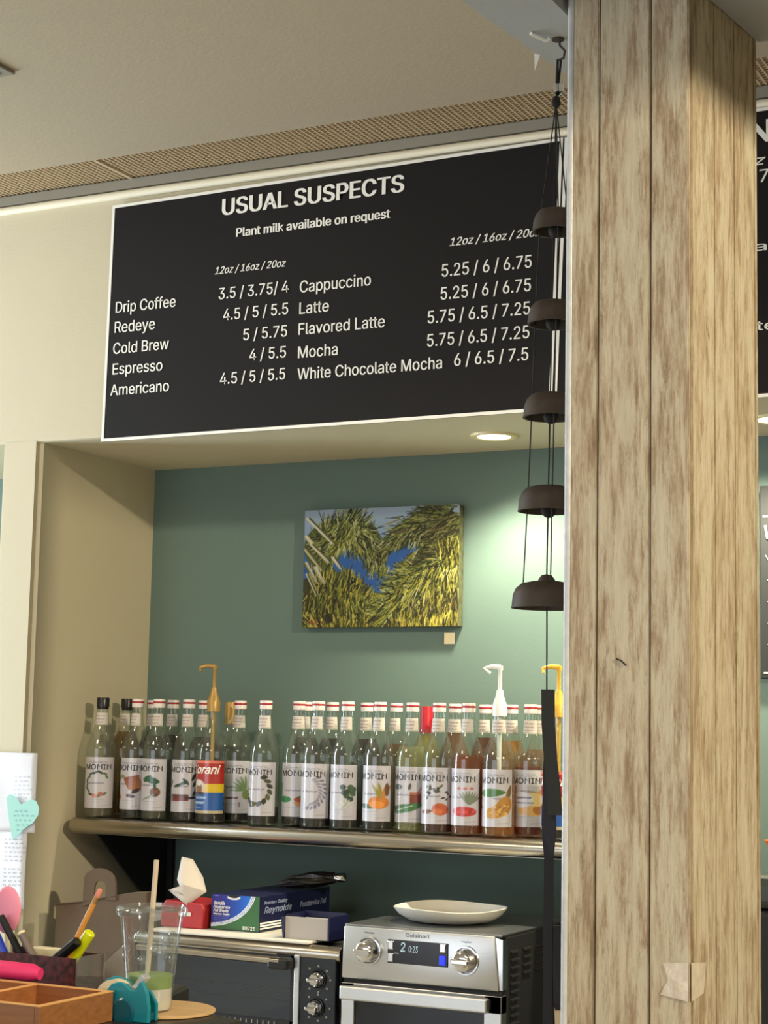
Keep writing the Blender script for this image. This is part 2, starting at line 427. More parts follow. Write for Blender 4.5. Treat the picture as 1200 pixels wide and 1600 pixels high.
window('window_1', (-5.08, 2.5, .8), (-5.02, 3.15, 2.7), False)
window('window_2', (-4.9, -3.08, .1), (-1.1, -3.02, 2.62), True)
# ceiling grille strip along the wall
t = thing('ceiling_grille', 'long ribbed beige metal grille strip set in the ceiling along the menu wall', 'grille', (0, 3.49, 2.92))
obj('grille_backing', box(-4.9, 3.4, -.093, .09, .012, .02), M['grille_dark'], t)
g = bmesh.new()
for i in range(270):
    x = -3.75+i*0.0135
    prism([(x-.0036, .0115), (x-.0020, .0), (x+.0020, .0), (x+.0036, .0115)], 'y', -.092, .09, bm=g)
tag(obj('rib', g, M['grille'], t), kind='stuff')
g = bmesh.new()
for k in range(14): box(-3.75, -.1, -.09+k*.0135, -.0885+k*.0135, .001, .004, bm=g)
tag(obj('cross_wire', g, M['grille'], t), kind='stuff')
obj('joint_strip', box(-2.545, -2.535, -.093, .09, -.003, .004), M['grille'], t)
tr = struct('trim_1', box(-4.9, 3.4, 3.566, YW, 2.893, 2.917), M['trim_grey'])
struct('painted_glow_strip', xform(lathe([(0, -3.6), (.011, -3.6), (.011, 3.6), (0, 3.6)], 12), (-.9, 3.576, 2.881), (0, PI/2, 0)), M['glow_cream'], smooth=True)  # added rod: a strip of reflected sunlight put into shape and colour
# lowered soffit above the pillar, underside 2.641 m
sof = prism([(-1.060, 2.28), (-1.022, 2.66), (-.932, 2.66), (-.932, 1.6), (-1.13, 1.6)], 'z', 2.641, 2.905)
struct('ceiling_soffit', sof, M['soffit'])
struct('ceiling_soffit', prism([(-.7255, 2.392), (-.694, 2.655), (.42, 2.60), (.22, 1.6), (-.80, 1.6)], 'z', 2.641, 2.905), M['soffit'])
# counters (mostly below the frame)
t = thing('back_counter', 'dark worktop in the niche that carries both ovens', 'counter', (-1.15, 3.75, 0))
obj('worktop', box(-1.63, 1.6, -.33, .34, .76, .80, .004), M['counter'], t)
obj('cabinet', box(-1.62, 1.6, -.29, .34, 0, .76), M['blackmatte'], t)
t = thing('front_counter', 'dark raised serving counter at the bottom left, under the cup and wooden box', 'counter', (-1.4, 1.75, 0))
obj('worktop', prism([(-.40, -.35), (.30, -.35), (.30, .085), (.14, .125), (.10, .28), (-.40, .28)], 'z', 1.166, 1.206, .004), M['counter'], t)
obj('counter_panel', box(-.39, .10, -.30, .08, 0, 1.166), M['niche'], t)

# ================================================================== PILLAR
Lp, Pp, Qp = Vector((-.9224, 2.4151)), Vector((-.727, 2.392)), Vector((-.696, 2.653))
Kp = Lp+(Qp-Pp)
t = thing('wooden_pillar', 'tall square pillar clad in weathered whitewashed planks at the right', 'pillar', (0, 0, 0))
cen = (Lp+Pp+Qp+Kp)/4
ins = lambda q, d=.006: tuple(q+(cen-q).normalized()*d*1.4)
obj('core', prism([ins(Lp), ins(Pp), ins(Qp), ins(Kp)], 'z', 0, 2.90), mat('pillar_gap', (70, 52, 42), .9), t)
def planks(A, B, fr, n_in, off):
    d = (B-A)
    for i, (a, c) in enumerate(zip(fr, fr[1:])):
        g = .0011/d.length
        p0, p1 = A+d*(a+g), A+d*(c-g); th = .008
        q0, q1 = p0+n_in*th, p1+n_in*th
        bm = prism([tuple(p0), tuple(p1), tuple(q1), tuple(q0)], 'z', 0, 2.90)
        bmesh.ops.bevel(bm, geom=[e for e in bm.edges if abs(e.verts[0].co.z-e.verts[1].co.z) > 1], offset=.0018, segments=2, affect='EDGES')
        obj('plank', bm, plankmat('weathered_plank', off > 5, i+off), t, smooth=False)
nf = Vector((-(Pp-Lp).y, (Pp-Lp).x)).normalized(); nf = nf if nf.dot(cen-Lp) > 0 else -nf
nr = Vector((-(Qp-Pp).y, (Qp-Pp).x)).normalized(); nr = nr if nr.dot(cen-Pp) > 0 else -nr
planks(Lp, Pp, (.035, .265, .69, 1.0), nf, 1)
planks(Pp, Qp, (.035, .347, .637, .945, 1.0), nr, 7)
planks(Qp, Kp, (.02, .35, .68, 1.0), -nf, 13)
planks(Kp, Lp, (.0, .33, .66, .97), -nr, 19)
cg = tube([(Lp.x+.005, Lp.y+.003, 0), (Lp.x+.004, Lp.y+.003, 2.90)], .0062, 10)
obj('corner_guard', cg, mat('pale_corner_guard', (200, 202, 204), .35, spec=.5, noise=.12, nscale=40, bump=.6, bscale=60), t, smooth=True)
tp = mat('clear_tape', (214, 200, 180), .15, spec=.8, noise=.15, nscale=50, bump=.5, bscale=50)
def on_front(u, z, out=.0012):
    p = Lp+(Pp-Lp)*u - nf*out; return (p.x, p.y, z)
def on_right(u, z, out=.0012):
    p = Pp+(Qp-Pp)*u - nr*out; return (p.x, p.y, z)
bm = bmesh.new(); V = [bm.verts.new(on_front(*q)) for q in ((.80, 1.237), (.99, 1.240), (.99, 1.188), (.78, 1.194), (.84, 1.215))]; bm.faces.new(V)
obj('tape_scrap', bm, tp, t)
bm = bmesh.new(); V = [bm.verts.new(on_right(*q)) for q in ((.01, 1.240), (.2, 1.236), (.17, 1.195), (.01, 1.188))]; bm.faces.new(V)
obj('tape_scrap', bm, tp, t)
bm = tube([on_front(.43, 1.655), on_front(.47, 1.652), on_front(.51, 1.645)], .0011, 6)
obj('wood_splinter', bm, M['cord'], t)

# ================================================================== MENU BOARDS
YM = 3.572
def menu(name, label, quad, lines, loc, border=.008):
    t = thing(name, label, 'menu board', loc)
    X0, Y0, Z0 = loc
    q = [(x-X0, z-Z0) for x, z in quad]
    obj('banner_sheet', prism(q, 'y', -.004, 0), M['banner'], t)
    bm = bmesh.new(); c = Vector((sum(p[0] for p in q)/4, sum(p[1] for p in q)/4))
    n = len(q)
    inn = []
    for p in q:
        inn.append((p[0]+(border if p[0] < c.x else -border), p[1]+(border if p[1] < c.y else -border)))
    O = [bm.verts.new((p[0], -.0046, p[1])) for p in q]; I = [bm.verts.new((p[0], -.0046, p[1])) for p in inn]
    O2 = [bm.verts.new((p[0], -.004, p[1])) for p in q]; I2 = [bm.verts.new((p[0], -.004, p[1])) for p in inn]
    for i in range(n):
        j = (i+1) % n
        bm.faces.new((O[i], O[j], I[j], I[i])); bm.faces.new((O[i], O[j], O2[j], O2[i])); bm.faces.new((I[i], I[j], I2[j], I2[i]))
    obj('border', bm, M['print_white'], t)
    for s, x0, z0, x1, z1, cap, st in lines:
        mp = lambda x, z: (x-X0, -.0052, z-Z0)
        zz = (z0+z1)/2
        bold = 0.0; dl = cap*{'b': .058, 'i': .035, '': .018}[st]
        lb = bmesh.new()
        for kk, dx in enumerate((-dl, 0, dl) if st else (-dl, dl)): text_bm(s, x0+dx+dl*.3, x1+dx-dl*.3, zz, cap*.98, bold, .28 if st == 'i' else 0, (lambda x, z, kk=kk: (x-X0, -.0050-.00025*kk, z-Z0)), bm=lb)
        obj('menu_line', lb, M['print_white'], t)
    return t
L = [('USUAL SUSPECTS', -2.2635, 2.789, -1.7688, 2.7905, 0.0419, 'b'), ('Plant milk available on request', -2.2211, 2.7306, -1.8029, 2.7313, 0.022, 'b'),
('12oz / 16oz / 20oz', -2.2797, 2.6442, -2.0795, 2.6416, 0.0183, 'i'), ('12oz / 16oz / 20oz', -1.6483, 2.6474, -1.4241, 2.6456, 0.0193, 'i'),
('Drip Coffee', -2.5705, 2.5732, -2.3917, 2.5718, 0.0287, ''), ('Redeye', -2.5713, 2.5212, -2.4506, 2.5216, 0.0287, ''),
('Cold Brew', -2.5733, 2.4673, -2.4073, 2.4672, 0.0285, ''), ('Espresso', -2.5727, 2.4139, -2.4239, 2.4154, 0.0285, ''),
('Americano', -2.5766, 2.3615, -2.4023, 2.3615, 0.0283, ''), ('3.5 / 3.75/ 4', -2.2663, 2.5801, -2.0705, 2.578, 0.0286, ''),
('4.5 / 5 / 5.5', -2.2515, 2.5262, -2.0701, 2.5249, 0.0284, ''), ('5 / 5.75', -2.1928, 2.4711, -2.0712, 2.4715, 0.0283, ''),
('4 / 5.5', -2.1736, 2.4204, -2.0726, 2.4204, 0.0282, ''), ('4.5 / 5 / 5.5', -2.2547, 2.3682, -2.0732, 2.3667, 0.0282, ''),
('Cappuccino', -2.0393, 2.5751, -1.8493, 2.5742, 0.0287, ''), ('Latte', -2.039, 2.5221, -1.9594, 2.5223, 0.0287, ''),
('Flavored Latte', -2.0397, 2.4705, -1.8109, 2.4734, 0.0284, ''), ('Mocha', -2.0393, 2.4158, -1.9331, 2.4157, 0.0285, ''),
('White Chocolate Mocha', -2.0394, 2.3623, -1.6626, 2.3644, 0.028, ''), ('5.25 / 6 / 6.75', -1.6669, 2.5771, -1.4464, 2.5755, 0.0297, ''),
('5.25 / 6 / 6.75', -1.6687, 2.5233, -1.4475, 2.5223, 0.0296, ''), ('5.75 / 6.5 / 7.25', -1.7005, 2.4713, -1.449, 2.4693, 0.0295, ''),
('5.75 / 6.5 / 7.25', -1.701, 2.4158, -1.45, 2.4167, 0.0294, ''), ('6 / 6.5 / 7.5', -1.6323, 2.3647, -1.4522, 2.3681, 0.0292, '')]
menu('menu_board', 'black menu banner headed USUAL SUSPECTS hung above the niche', [(-2.5997, 2.246), (-1.396, 2.2493), (-1.3743, 2.8669), (-2.5935, 2.8532)], L, (-2.0, YM, 2.55), .0075)
L2 = [('N', -.955, 2.795, -.905, 2.795, .05, 'b'), ('12oz', -1.02, 2.746, -.918, 2.746, .022, 'i'), ('7', -.931, 2.708, -.912, 2.708, .028, ''),
      ('Chai', -1.03, 2.56, -.90, 2.56, .02, ''), ('Tea Latte', -1.10, 2.39, -.90, 2.39, .02, '')]
menu('menu_board', 'second black menu banner, mostly hidden behind the wooden pillar', [(-1.3925, 2.2475), (-.30, 2.2475), (-.30, 2.878), (-1.370, 2.866)], L2, (-.85, YM, 2.55), .0075)

# ================================================================== LAMP, VENT
def downlight(x, label):
    t = thing('recessed_lamp', label, 'lamp', (x, 3.874, 2.256))
    obj('trim_ring', lathe([(.040, .002), (.041, -.003), (.050, -.005), (.056, -.003), (.057, .002)], 32), M['lampring'], t, smooth=True)
    obj('lamp_disc', lathe([(0, .0), (.041, .0), (.041, .003), (0, .003)], 32), M['lamp'], t)
downlight(-1.664, 'lit round recessed lamp in the niche soffit below the menu banner')
downlight(-.98, 'round recessed lamp in the niche soffit behind the wooden pillar')
t = thing('ceiling_register', 'corner of a flat grey ceiling vent at the top left edge', 'vent', (-2.47, 2.83, 2.912))
obj('register_frame', box(-.14, .14, -.12, .012, -.008, 0, .002), M['trim_grey'], t)
g = bmesh.new()
for k in range(6): box(-.12, .115, -.105+k*.018, -.095+k*.018, -.011, -.006, bm=g)
obj('register_slats', g, M['grille'], t)

# ================================================================== SHELF
t = thing('steel_shelf', 'long stainless steel wall shelf with rolled front edge carrying the syrup bottles', 'shelf', (-2.0, 3.9, 1.306))
obj('shelf_top', box(-.770, .85, -.155, .19, -.006, 0, .001), M['shelfsteel'], t)
obj('rolled_edge', xform(lathe([(0, -.80), (.016, -.80), (.019, -.795), (.019, .818), (0, .818)], 20), (.031, -.156, -.019), (0, PI/2, 0)), M['shelfsteel'], t, smooth=True)
obj('underside_rail', box(-.78, .84, -.14, -.10, -.04, -.006), M['shelfsteel'], t)
br = M['blackmatte']
obj('bracket', prism([(-.14, -.04), (.19, -.04), (.19, -.30)], 'x', -.708, -.702), br, t)
b2 = box(-.725, -.685, .182, .192, -.34, -.04, .001); obj('bracket_flange', b2, br, t)
obj('bracket', prism([(-.14, -.04), (.19, -.04), (.19, -.30)], 'x', .702, .708), br, t)

# ================================================================== BOTTLES
RB, HB = .038, .305
prof = [(0, .003), (.030, 0), (.0365, .003), (RB, .008), (RB, .172), (.0372, .181), (.034, .193), (.0275, .210), (.0205, .228), (.0165, .245), (.0148, .262), (.0142, .280), (.0142, .287)]
glass_me = None
def prof_liquid(level):
    out = [(0, .006), (.033, .006), (.0355, .010)]
    for r, z in prof[4:]:
        if z < level: out.append((r-.0025, z))
    # interpolate at the level
    for (r0, z0), (r1, z1) in zip(prof[3:], prof[4:]):
        if z0 <= level <= z1:
            k = (level-z0)/(z1-z0); out.append((r0+(r1-r0)*k-.0025, level)); break
    out.append((0, level)); return out
liq_m = {}
def liquid_mat(c):
    if c not in liq_m: liq_m[c] = liquidmat('syrup_liquid', c)
    return liq_m[c]
cyl = lambda rad: (lambda x, z: (rad*math.sin(x/rad), -rad*math.cos(x/rad), z))
LW2, LZ0, LZ1 = .0490, .024, .154
WH = (194, 190, 196)
def base_ras():
    r = Ras(64, 104, WH); g = (150, 148, 156)
    for x0, x1, y, wd in ((10, 26, 7, 1), (18, 46, 9, 2), (22, 40, 12, 1.4)): r.line(x0, y, x1, y+random.uniform(-1.5, 1.5), wd, g, .6)
    for k in range(14): r.line(12+k*2.8, 11+2*math.sin(k*2.1), 14+k*2.8, 11-2*math.sin(k*1.7), 1, (120, 118, 128), .7)
    r.line(12, 85, 44, 85, 1.6, (166, 164, 172), .8); r.line(16, 90, 50, 90, 1.2, (180, 178, 184), .7); r.line(40, 97, 56, 96, 2.0, (160, 158, 166), .7)
    for k in range(7): r.line(16+k*4, 53, 18.5+k*4, 51.5+(k % 2), 2.4, (120, 120, 130), .75)
    r.line(1, 1, 62, 1, 1, (200, 198, 204)); return r
GR, DG, BR, RD = (66, 104, 66), (36, 62, 44), (112, 66, 44), (170, 52, 40)
def paint(kind):
    r = base_ras()
    if kind == 'olive':
        for k in range(16):
            a = 40+k*18; x, y = 32+21*math.cos(R(a)), 54+25*math.sin(R(a)); r.leaf(x, y, 10, 4.5, a+95+20*(k % 2), random.choice([DG, GR, (84, 92, 70)]))
        r.ell(28, 78, 6, 4, 20, (196, 128, 104)); r.ell(38, 74, 5, 4, 0, (176, 110, 84))
    elif kind == 'cinnamon':
        for k in range(6): r.leaf(8+k*4, 38, 14, 5, 100+k*18, (120, 120, 70))
        for k in range(6): r.line(26+k*2, 42+k*4, 50+k*1.5, 36+k*5, 5, (138+k*4, 76+k*5, 56))
        r.ell(46, 66, 8, 4, -30, (58, 34, 36)); r.ell(38, 76, 8, 3.5, 10, (76, 56, 66)); r.ell(10, 78, 9, 6, 10, (170, 104, 52))
    elif kind == 'ginger':
        r.leaf(20, 42, 22, 11, -10, (30, 84, 58)); r.leaf(52, 46, 24, 12, 190, (24, 74, 50)); r.leaf(22, 46, 20, 10, -40, (40, 92, 60))
        r.line(42, 40, 44, 62, 5, (38, 84, 54)); r.ell(44, 66, 9, 9, 0, (92, 62, 44)); r.ell(45, 65, 4, 4, 0, (130, 84, 60))
        for k in range(7): r.line(42, 70, 14+k*5, 84-k*1.2, 1.3, (130, 142, 126), .8)
        r.ell(5, 40, 6, 8, 0, (130, 150, 100)); r.leaf(2, 66, 18, 5, 50, (120, 110, 130))
    elif kind == 'vanilla':
        for x, y, a in ((6, 56, -70), (16, 54, -20), (26, 50, -25), (44, 50, 230), (50, 54, -60), (54, 66, -70), (50, 72, -60), (48, 42, -65)): r.leaf(x, y, 18, 6, a, DG)
        for k in range(5): r.line(10, 70+k*2.6, 42, 70+k*2.4, 3.4, (88+k*8, 48, 44))
        r.line(40, 76, 56, 74, 5, (46, 34, 34))
    elif kind == 'lemongrass':
        for k in range(6): r.leaf(56, 58, 30, 4, 180+k*17, (112, 140, 92))
        r.ell(56, 66, 8, 10, 0, (116, 132, 74)); r.line(4, 74, 40, 73, 4, (104, 58, 54)); r.ell(8, 76, 8, 5, 30, (96, 50, 46)); r.line(44, 82, 44, 90, 2, (110, 80, 90))
    elif kind == 'coffee':
        for k in range(12):
            a = -70+k*22; x, y = 34+19*math.cos(R(a)), 56+24*math.sin(R(a)); r.leaf(x-4, y-3, 13, 8, a+60, random.choice([(60, 66, 36), (84, 84, 40), (40, 40, 28)]))
        for x, y in ((16, 76), (24, 78), (20, 84), (12, 70)): r.ell(x, y, 3.4, 2.6, 30, (44, 30, 28))
    elif kind == 'hazelnut':
        r.rect(0, 38, 7, 74, (46, 140, 92), .8); r.ell(14, 70, 14, 6, 0, (46, 128, 74)); r.ell(44, 76, 12, 8, 0, (196, 140, 96)); r.ell(42, 70, 10, 5, 0, (168, 66, 38))
        r.ell(56, 46, 9, 11, 20, (176, 74, 58)); r.leaf(44, 44, 16, 4, -50, (50, 40, 40)); r.leaf(36, 66, 20, 5, -8, (66, 110, 60))
    elif kind == 'lavender':
        for k in range(11):
            a = -60+k*15; x, y = 30+22*math.cos(R(a)), 52+28*math.sin(R(a)); r.leaf(x, y, 9, 4.5, a+40, (118, 116, 138)); r.leaf(x, y, 9, 4, a-150, (140, 138, 158))
        r.line(20, 84, 46, 72, 1.6, (150, 148, 160))
    elif kind == 'elder':
        for x, y in ((40, 42), (52, 42), (48, 50), (56, 54), (46, 58), (52, 64), (42, 52), (57, 46)): r.ell(x, y, 5, 5, 0, random.choice([DG, (52, 84, 48)]))
        for k in range(8): r.ell(30+k*3.4, 74+5*math.sin(k*2), 2.6, 2.6, 0, (198, 204, 194)); r.line(38, 84, 50, 66, 1.4, (170, 176, 156))
    elif kind == 'mandarin':
        r.leaf(2, 74, 40, 9, 4, (70, 96, 82)); r.ell(43, 68, 17, 12, 0, (206, 120, 36)); r.ell(40, 72, 12, 7, 0, (232, 148, 52))
        for a in (-100, -120, -75, -60): r.leaf(48, 62, 32, 6, a, random.choice([(150, 140, 54), (190, 120, 50)]))
        r.ell(56, 44, 4, 12, 0, (96, 66, 40))
    elif kind == 'chai':
        r.ell(18, 38, 9, 5, 0, (90, 102, 108)); r.rect(40, 50, 57, 74, (124, 54, 38)); r.rect(40, 48, 57, 51, (170, 96, 70)); r.leaf(38, 44, 14, 5, -80, (80, 84, 60)); r.line(52, 48, 62, 34, 2, (160, 84, 80))
        r.ell(26, 78, 20, 8, -12, (70, 104, 74)); r.leaf(20, 82, 44, 14, -18, (60, 112, 60)); r.line(14, 82, 44, 72, 1.4, (200, 214, 190)); r.leaf(4, 70, 16, 6, 60, (70, 70, 72))
    elif kind == 'nut':
        for k in range(22): r.leaf(20+random.random()*38, 34+random.random()*30, 7, 3.6, random.uniform(-80, 60), random.choice([(58, 56, 46), (80, 84, 60), (40, 38, 34)]))
        r.ell(44, 76, 13, 11, 10, (186, 84, 38)); r.ell(40, 80, 8, 5, 0, (216, 116, 60)); r.leaf(8, 82, 26, 8, -6, (120, 80, 60))
    elif kind == 'berry':
        r.ell(38, 78, 20, 9, 0, (190, 48, 44)); r.rect(0, 70, 10, 86, (190, 70, 70), .8)
        for k in range(14): r.ell(24+random.random()*30, 74+random.random()*8, 3, 3, 0, random.choice([(214, 74, 64), (168, 34, 36)]))
        for k in range(8): r.leaf(46, 66, 26, 4, -125+k*12, (116, 128, 108)); 
        for x in (30, 40, 50): r.ell(x, 36, 3, 2.4, 0, (196, 96, 100))
    elif kind == 'pineapple':
        r.leaf(2, 44, 50, 15, -4, (64, 112, 50)); r.leaf(4, 50, 22, 12, 80, (44, 84, 60)); r.leaf(52, 60, 34, 8, -75, (110, 92, 50)); r.ell(40, 74, 22, 12, -24, (190, 140, 54)); r.ell(50, 64, 12, 16, 20, (176, 124, 50))
        for k in range(26): r.ell(28+random.random()*28, 62+random.random()*20, 2.2, 1.6, 20, random.choice([(214, 170, 84), (140, 96, 40)]))
        r.ell(20, 60, 17, 10, 0, WH)
    elif kind == 'almond':
        r.ell(44, 74, 24, 9, 0, (216, 170, 100)); r.ell(56, 70, 13, 10, -20, (180, 116, 62)); r.ell(50, 52, 16, 14, 0, (226, 196, 136)); r.ell(26, 54, 18, 14, 0, (218, 216, 224)); r.leaf(22, 38, 30, 4, 4, (140, 136, 120))
        r.ell(56, 40, 4, 4, 0, (200, 150, 90))
        for k in range(6): r.line(18+k*4, 51, 20.5+k*4, 49.5, 2.4, (110, 110, 130)); r.line(16+k*5, 60, 19+k*5, 59, 2.2, (120, 120, 140))
    return r
def paint_tor():
    r = Ras(64, 104, (172, 34, 30))
    r.rect(0, 0, 63, 5, (226, 120, 96)); r.rect(0, 62, 63, 97, (24, 84, 160)); r.rect(26, 46, 63, 62, (222, 186, 28)); r.rect(0, 98, 63, 103, (190, 176, 140))
    r.ell(16, 52, 13, 15, 0, (214, 208, 204)); r.ell(16, 56, 8, 12, 0, (150, 108, 70)); r.ell(16, 44, 6, 6, 0, (236, 232, 226)); r.rect(0, 62, 26, 66, (60, 60, 80))
    for k in range(6): r.line(8+k*4, 73, 10.5+k*4, 72, 4, (150, 180, 220)); r.line(8+k*3.4, 83, 10+k*3.4, 82, 4, (170, 196, 226))
    r.line(8, 92, 22, 92, 2, (130, 160, 200)); return r
label_me = {}
def label_mesh(kind):
    if kind not in label_me:
        rs = paint_tor() if kind == 'tor' else paint(kind)
        rad = RB+.0006
        label_me[kind] = ras_mesh('label', rs, lambda u, v: cyl(rad)(-LW2+2*LW2*u, LZ0+(LZ1-LZ0)*v), M['labelprint'])
    return label_me[kind]
gm = bpy.data.meshes.new('glass')
bmt = lathe(prof, 28); bmesh.ops.recalc_face_normals(bmt, faces=bmt.faces)
for f in bmt.faces: f.smooth = True
bmt.to_mesh(gm); bmt.free(); gm.materials.append(M['glass'])
def shared(name, bm, m, smooth=True):
    me = bpy.data.meshes.new(name); bmesh.ops.recalc_face_normals(bm, faces=bm.faces)
    for f in bm.faces: f.smooth = smooth
    bm.to_mesh(me); bm.free(); me.materials.append(m)
    if smooth: me.set_sharp_from_angle(angle=R(40))
    return me
cap_white = shared('cap', lathe([(0, .305), (.0150, .305), (.0156, .303), (.0156, .284), (.0145, .283), (.0145, .286)], 24), M['capwhite'])
cap_band = shared('cap_band', lathe([(.0157, .299), (.0160, .2985), (.0160, .2945), (.0157, .294)], 24), M['capred'])
cap_black = shared('cap', lathe([(0, .307), (.0158, .307), (.0166, .305), (.0166, .283), (.0150, .282), (.0150, .278), (.0142, .277)], 24), M['blackplastic'])
nb = bmesh.new(); rr = .0168
for i in range(17):
    pass
def neck_label():
    b = bmesh.new(); n = 12; A = []
    for i in range(n+1):
        a = -1.25+2.5*i/n
        A.append((b.verts.new((.0180*math.sin(a), -.0180*math.cos(a), .236)), b.verts.new((.0158*math.sin(a), -.0158*math.cos(a), .268))))
    for p, q in zip(A, A[1:]): b.faces.new((p[0], q[0], q[1], p[1]))
    return b
neck_me = shared('neck_label', neck_label(), M['necklabel'])
def squig(): 
    b = bmesh.new()
    for k, z in enumerate((.260, .252, .244)):
        rad = .0158+(.268-z)/.032*.0022+.0004
        n = 10; a0, a1 = -.9, .7-.1*k; last = None
        for i in range(n+1):
            a = a0+(a1-a0)*i/n; h = .0011+.0007*math.sin(i*2.3+k)
            v = (b.verts.new((rad*math.sin(a), -rad*math.cos(a), z-h)), b.verts.new((rad*math.sin(a), -rad*math.cos(a), z+h)))
            if last: b.faces.new((last[0], v[0], v[1], last[1]))
            last = v
    return b
neck_ink = shared('neck_lettering', squig(), mat('neck_ink', (176, 156, 152), .6), False)
mon_ink = shared('lettering', text_bm('MONIN', -.0370, .0375, .1225, .0135, .013, 0, cyl(RB+.0011)), M['ink'], False)
tor_ink = shared('lettering', text_bm('Torani', -.044, .036, .122, .020, .016, .35, cyl(RB+.0011)), M['print_white'], False)
def pump(parent, m, h, flip=1, nozzle=.05, big=False):
    obj('pump_collar', lathe([(.0165, .276), (.0170, .300), (.0150, .306), (.0095, .322), (.0075, .336), (0, .338)], 20), m, parent, smooth=True)
    obj('pump_stem', lathe([(0, .334), (.0048, .334), (.0045, h-.012), (.0070, h-.008), (.0070, h), (0, h+.001)], 14), m, parent, smooth=True)
    pts = [(0, 0, h-.003), (-flip*.018, -.004, h-.001), (-flip*.036, -.008, h-.006), (-flip*nozzle, -.011, h-.017)]
    obj('pump_spout', tube(pts, [.0068, .0058, .0045, .0032], 10), m, parent, smooth=True)
    obj('dip_tube', lathe([(0, .02), (.0055, .02), (.0055, .28), (0, .28)], 10), m, parent)
liq_cache = {}
def liquid_mesh(level, c):
    k = (level, c)
    if k not in liq_cache: liq_cache[k] = shared('liquid', lathe(prof_liquid(level), 24), liquid_mat(c))
    return liq_cache[k]
G1, G2 = 'syrup bottles in the front row on the steel shelf', 'syrup bottles in the back row on the steel shelf'
def bottle(x, y, label, group, kind, level, lc, cap='w', rot=0, neck=True, nrot=None):
    t = thing('syrup_bottle', label, 'bottle', (x, y, 1.3065), rot, group)
    obj('glass_body', gm, None, t)
    if level: obj('liquid', liquid_mesh(level, lc), None, t)
    if cap == 'w':
        c = obj('cap', cap_white, None, t); obj('cap_band', cap_band, None, c)
    elif cap == 'k': obj('cap', cap_black, None, t)
    elif cap == 'r':
        obj('foil_sleeve', lathe([(0, .298), (.0155, .298), (.0160, .294), (.0162, .25), (.0185, .232), (.0180, .232)], 20), mat('red_foil_sleeve', (190, 28, 44), .4), t, smooth=True)
    if neck:
        n = obj('neck_label', neck_me, None, t, rot=(0, 0, nrot or 0)); obj('neck_lettering', neck_ink, None, n)
    if kind:
        l = obj('label', label_mesh(kind), None, t)
        obj('lettering', tor_ink if kind == 'tor' else mon_ink, None, l)
    return t
DK = (74, 34, 20)
rows = [
 (-2.729, 'olive', .060, (196, 180, 140), 'k', 24, 'leftmost front-row syrup bottle, black cap, olive-leaf wreath label', .17),
 (-2.619, 'cinnamon', .034, DK, 'w', 2, 'syrup bottle with cinnamon stick label, second in the front row from the left', 0),
 (-2.554, 'ginger', .030, (150, 150, 110), 'w', 0, 'clear syrup bottle with green leafed root on its label', 0),
 (-2.463, 'vanilla', .040, DK, 'w', 14, 'syrup bottle with brown vanilla pods and dark leaves on its label', 0),
 (-2.390, 'tor', .05, (90, 60, 40), None, 14, 'syrup bottle with red, yellow and blue label and gold pump', 0),
 (-2.311, 'lemongrass', .05, DK, 'w', 8, 'syrup bottle labelled with pale green grass tuft and brown root, right of the gold pump', 0),
 (-2.237, 'coffee', .045, DK, 'w', 4, 'syrup bottle with a wreath of dark leaves and beans on its label', 0),
 (-2.142, 'hazelnut', .15, (62, 30, 20), 'w', 16, 'syrup bottle whose label shows green leaves and a small reddish brown cup', 0),
 (-2.088, 'lavender', .09, (50, 26, 20), 'w', 4, 'syrup bottle with a grey violet flower sprig on its label', 0),
 (-2.007, 'elder', .045, (70, 44, 26), 'w', -4, 'syrup bottle with dark green leaf cluster and small white blossoms on its label', 0),
 (-1.919, 'mandarin', .05, (80, 40, 24), 'w', 0, 'syrup bottle with an orange fruit bowl on its label', 0),
 (-1.833, 'chai', .20, (226, 224, 180), 'w', 2, 'pale liquid syrup bottle with brown glass and big green leaf label', 0),
 (-1.763, 'nut', .055, (150, 70, 24), 'w', 4, 'syrup bottle with scattered leaves and orange nut on its label, beside the red-sleeved neck', 0),
 (-1.687, 'berry', .183, (214, 124, 34), 'w', -5, 'syrup bottle of amber brown liquid with red berry bowl label', 0),
 (-1.609, 'pineapple', .120, (240, 176, 50), None, 2, 'syrup bottle of golden liquid with white pump and green leaf label', 0),
 (-1.531, 'almond', .16, (190, 96, 44), 'w', 4, 'syrup bottle with tan swirl label, left of the hanging dark straps', 0),
 (-1.463, 'tor', .05, (90, 60, 40), None, 14, 'syrup bottle with red and blue label and yellow pump, half behind the pillar', 0)]
def spread(front, backr):
    pos = [[x, 3.80, 0] for x in front]+[[x*3.925/3.885, 3.925, 1] for x in backr]
    for it in range(400):
        moved = False
        for i in range(len(pos)):
            for j in range(len(pos)):
                if i == j: continue
                a, c = pos[i], pos[j]
                d = math.hypot(a[0]-c[0], a[1]-c[1])
                if d < .0775:
                    k = a if (a[2], a[1], -a[0]) > (c[2], c[1], -c[0]) else c
                    if k[1] < 4.056: n = k[1]+.002; k[0] *= n/k[1]; k[1] = n; moved = True
        if not moved: break
    return pos
FRONTX = [r[0] for r in rows]
BACKX = [-2.712, -2.629, -2.567, -2.471, -2.392, -2.168, -2.095, -1.999, -1.918, -1.836, -1.761, -1.681, -1.614, -1.541]
POS = spread(FRONTX, BACKX)
for (x, kind, lev, lc, cap, rot, lab, _), (xx, yy_, _k) in zip(rows, POS):
    t = bottle(xx, yy_, lab, G1, kind, lev, lc, cap, R(rot), neck=not (cap is None and kind == 'tor') and x > -99, nrot=R(random.uniform(-14, 14)))
    if x == -2.390: pump(t, M['gold'], .392, 1, .034)
    if x == -1.609: pump(t, M['white'], .392, 1, .020)
    if x == -1.463: pump(t, M['yellowpump'], .392, 1, .034)
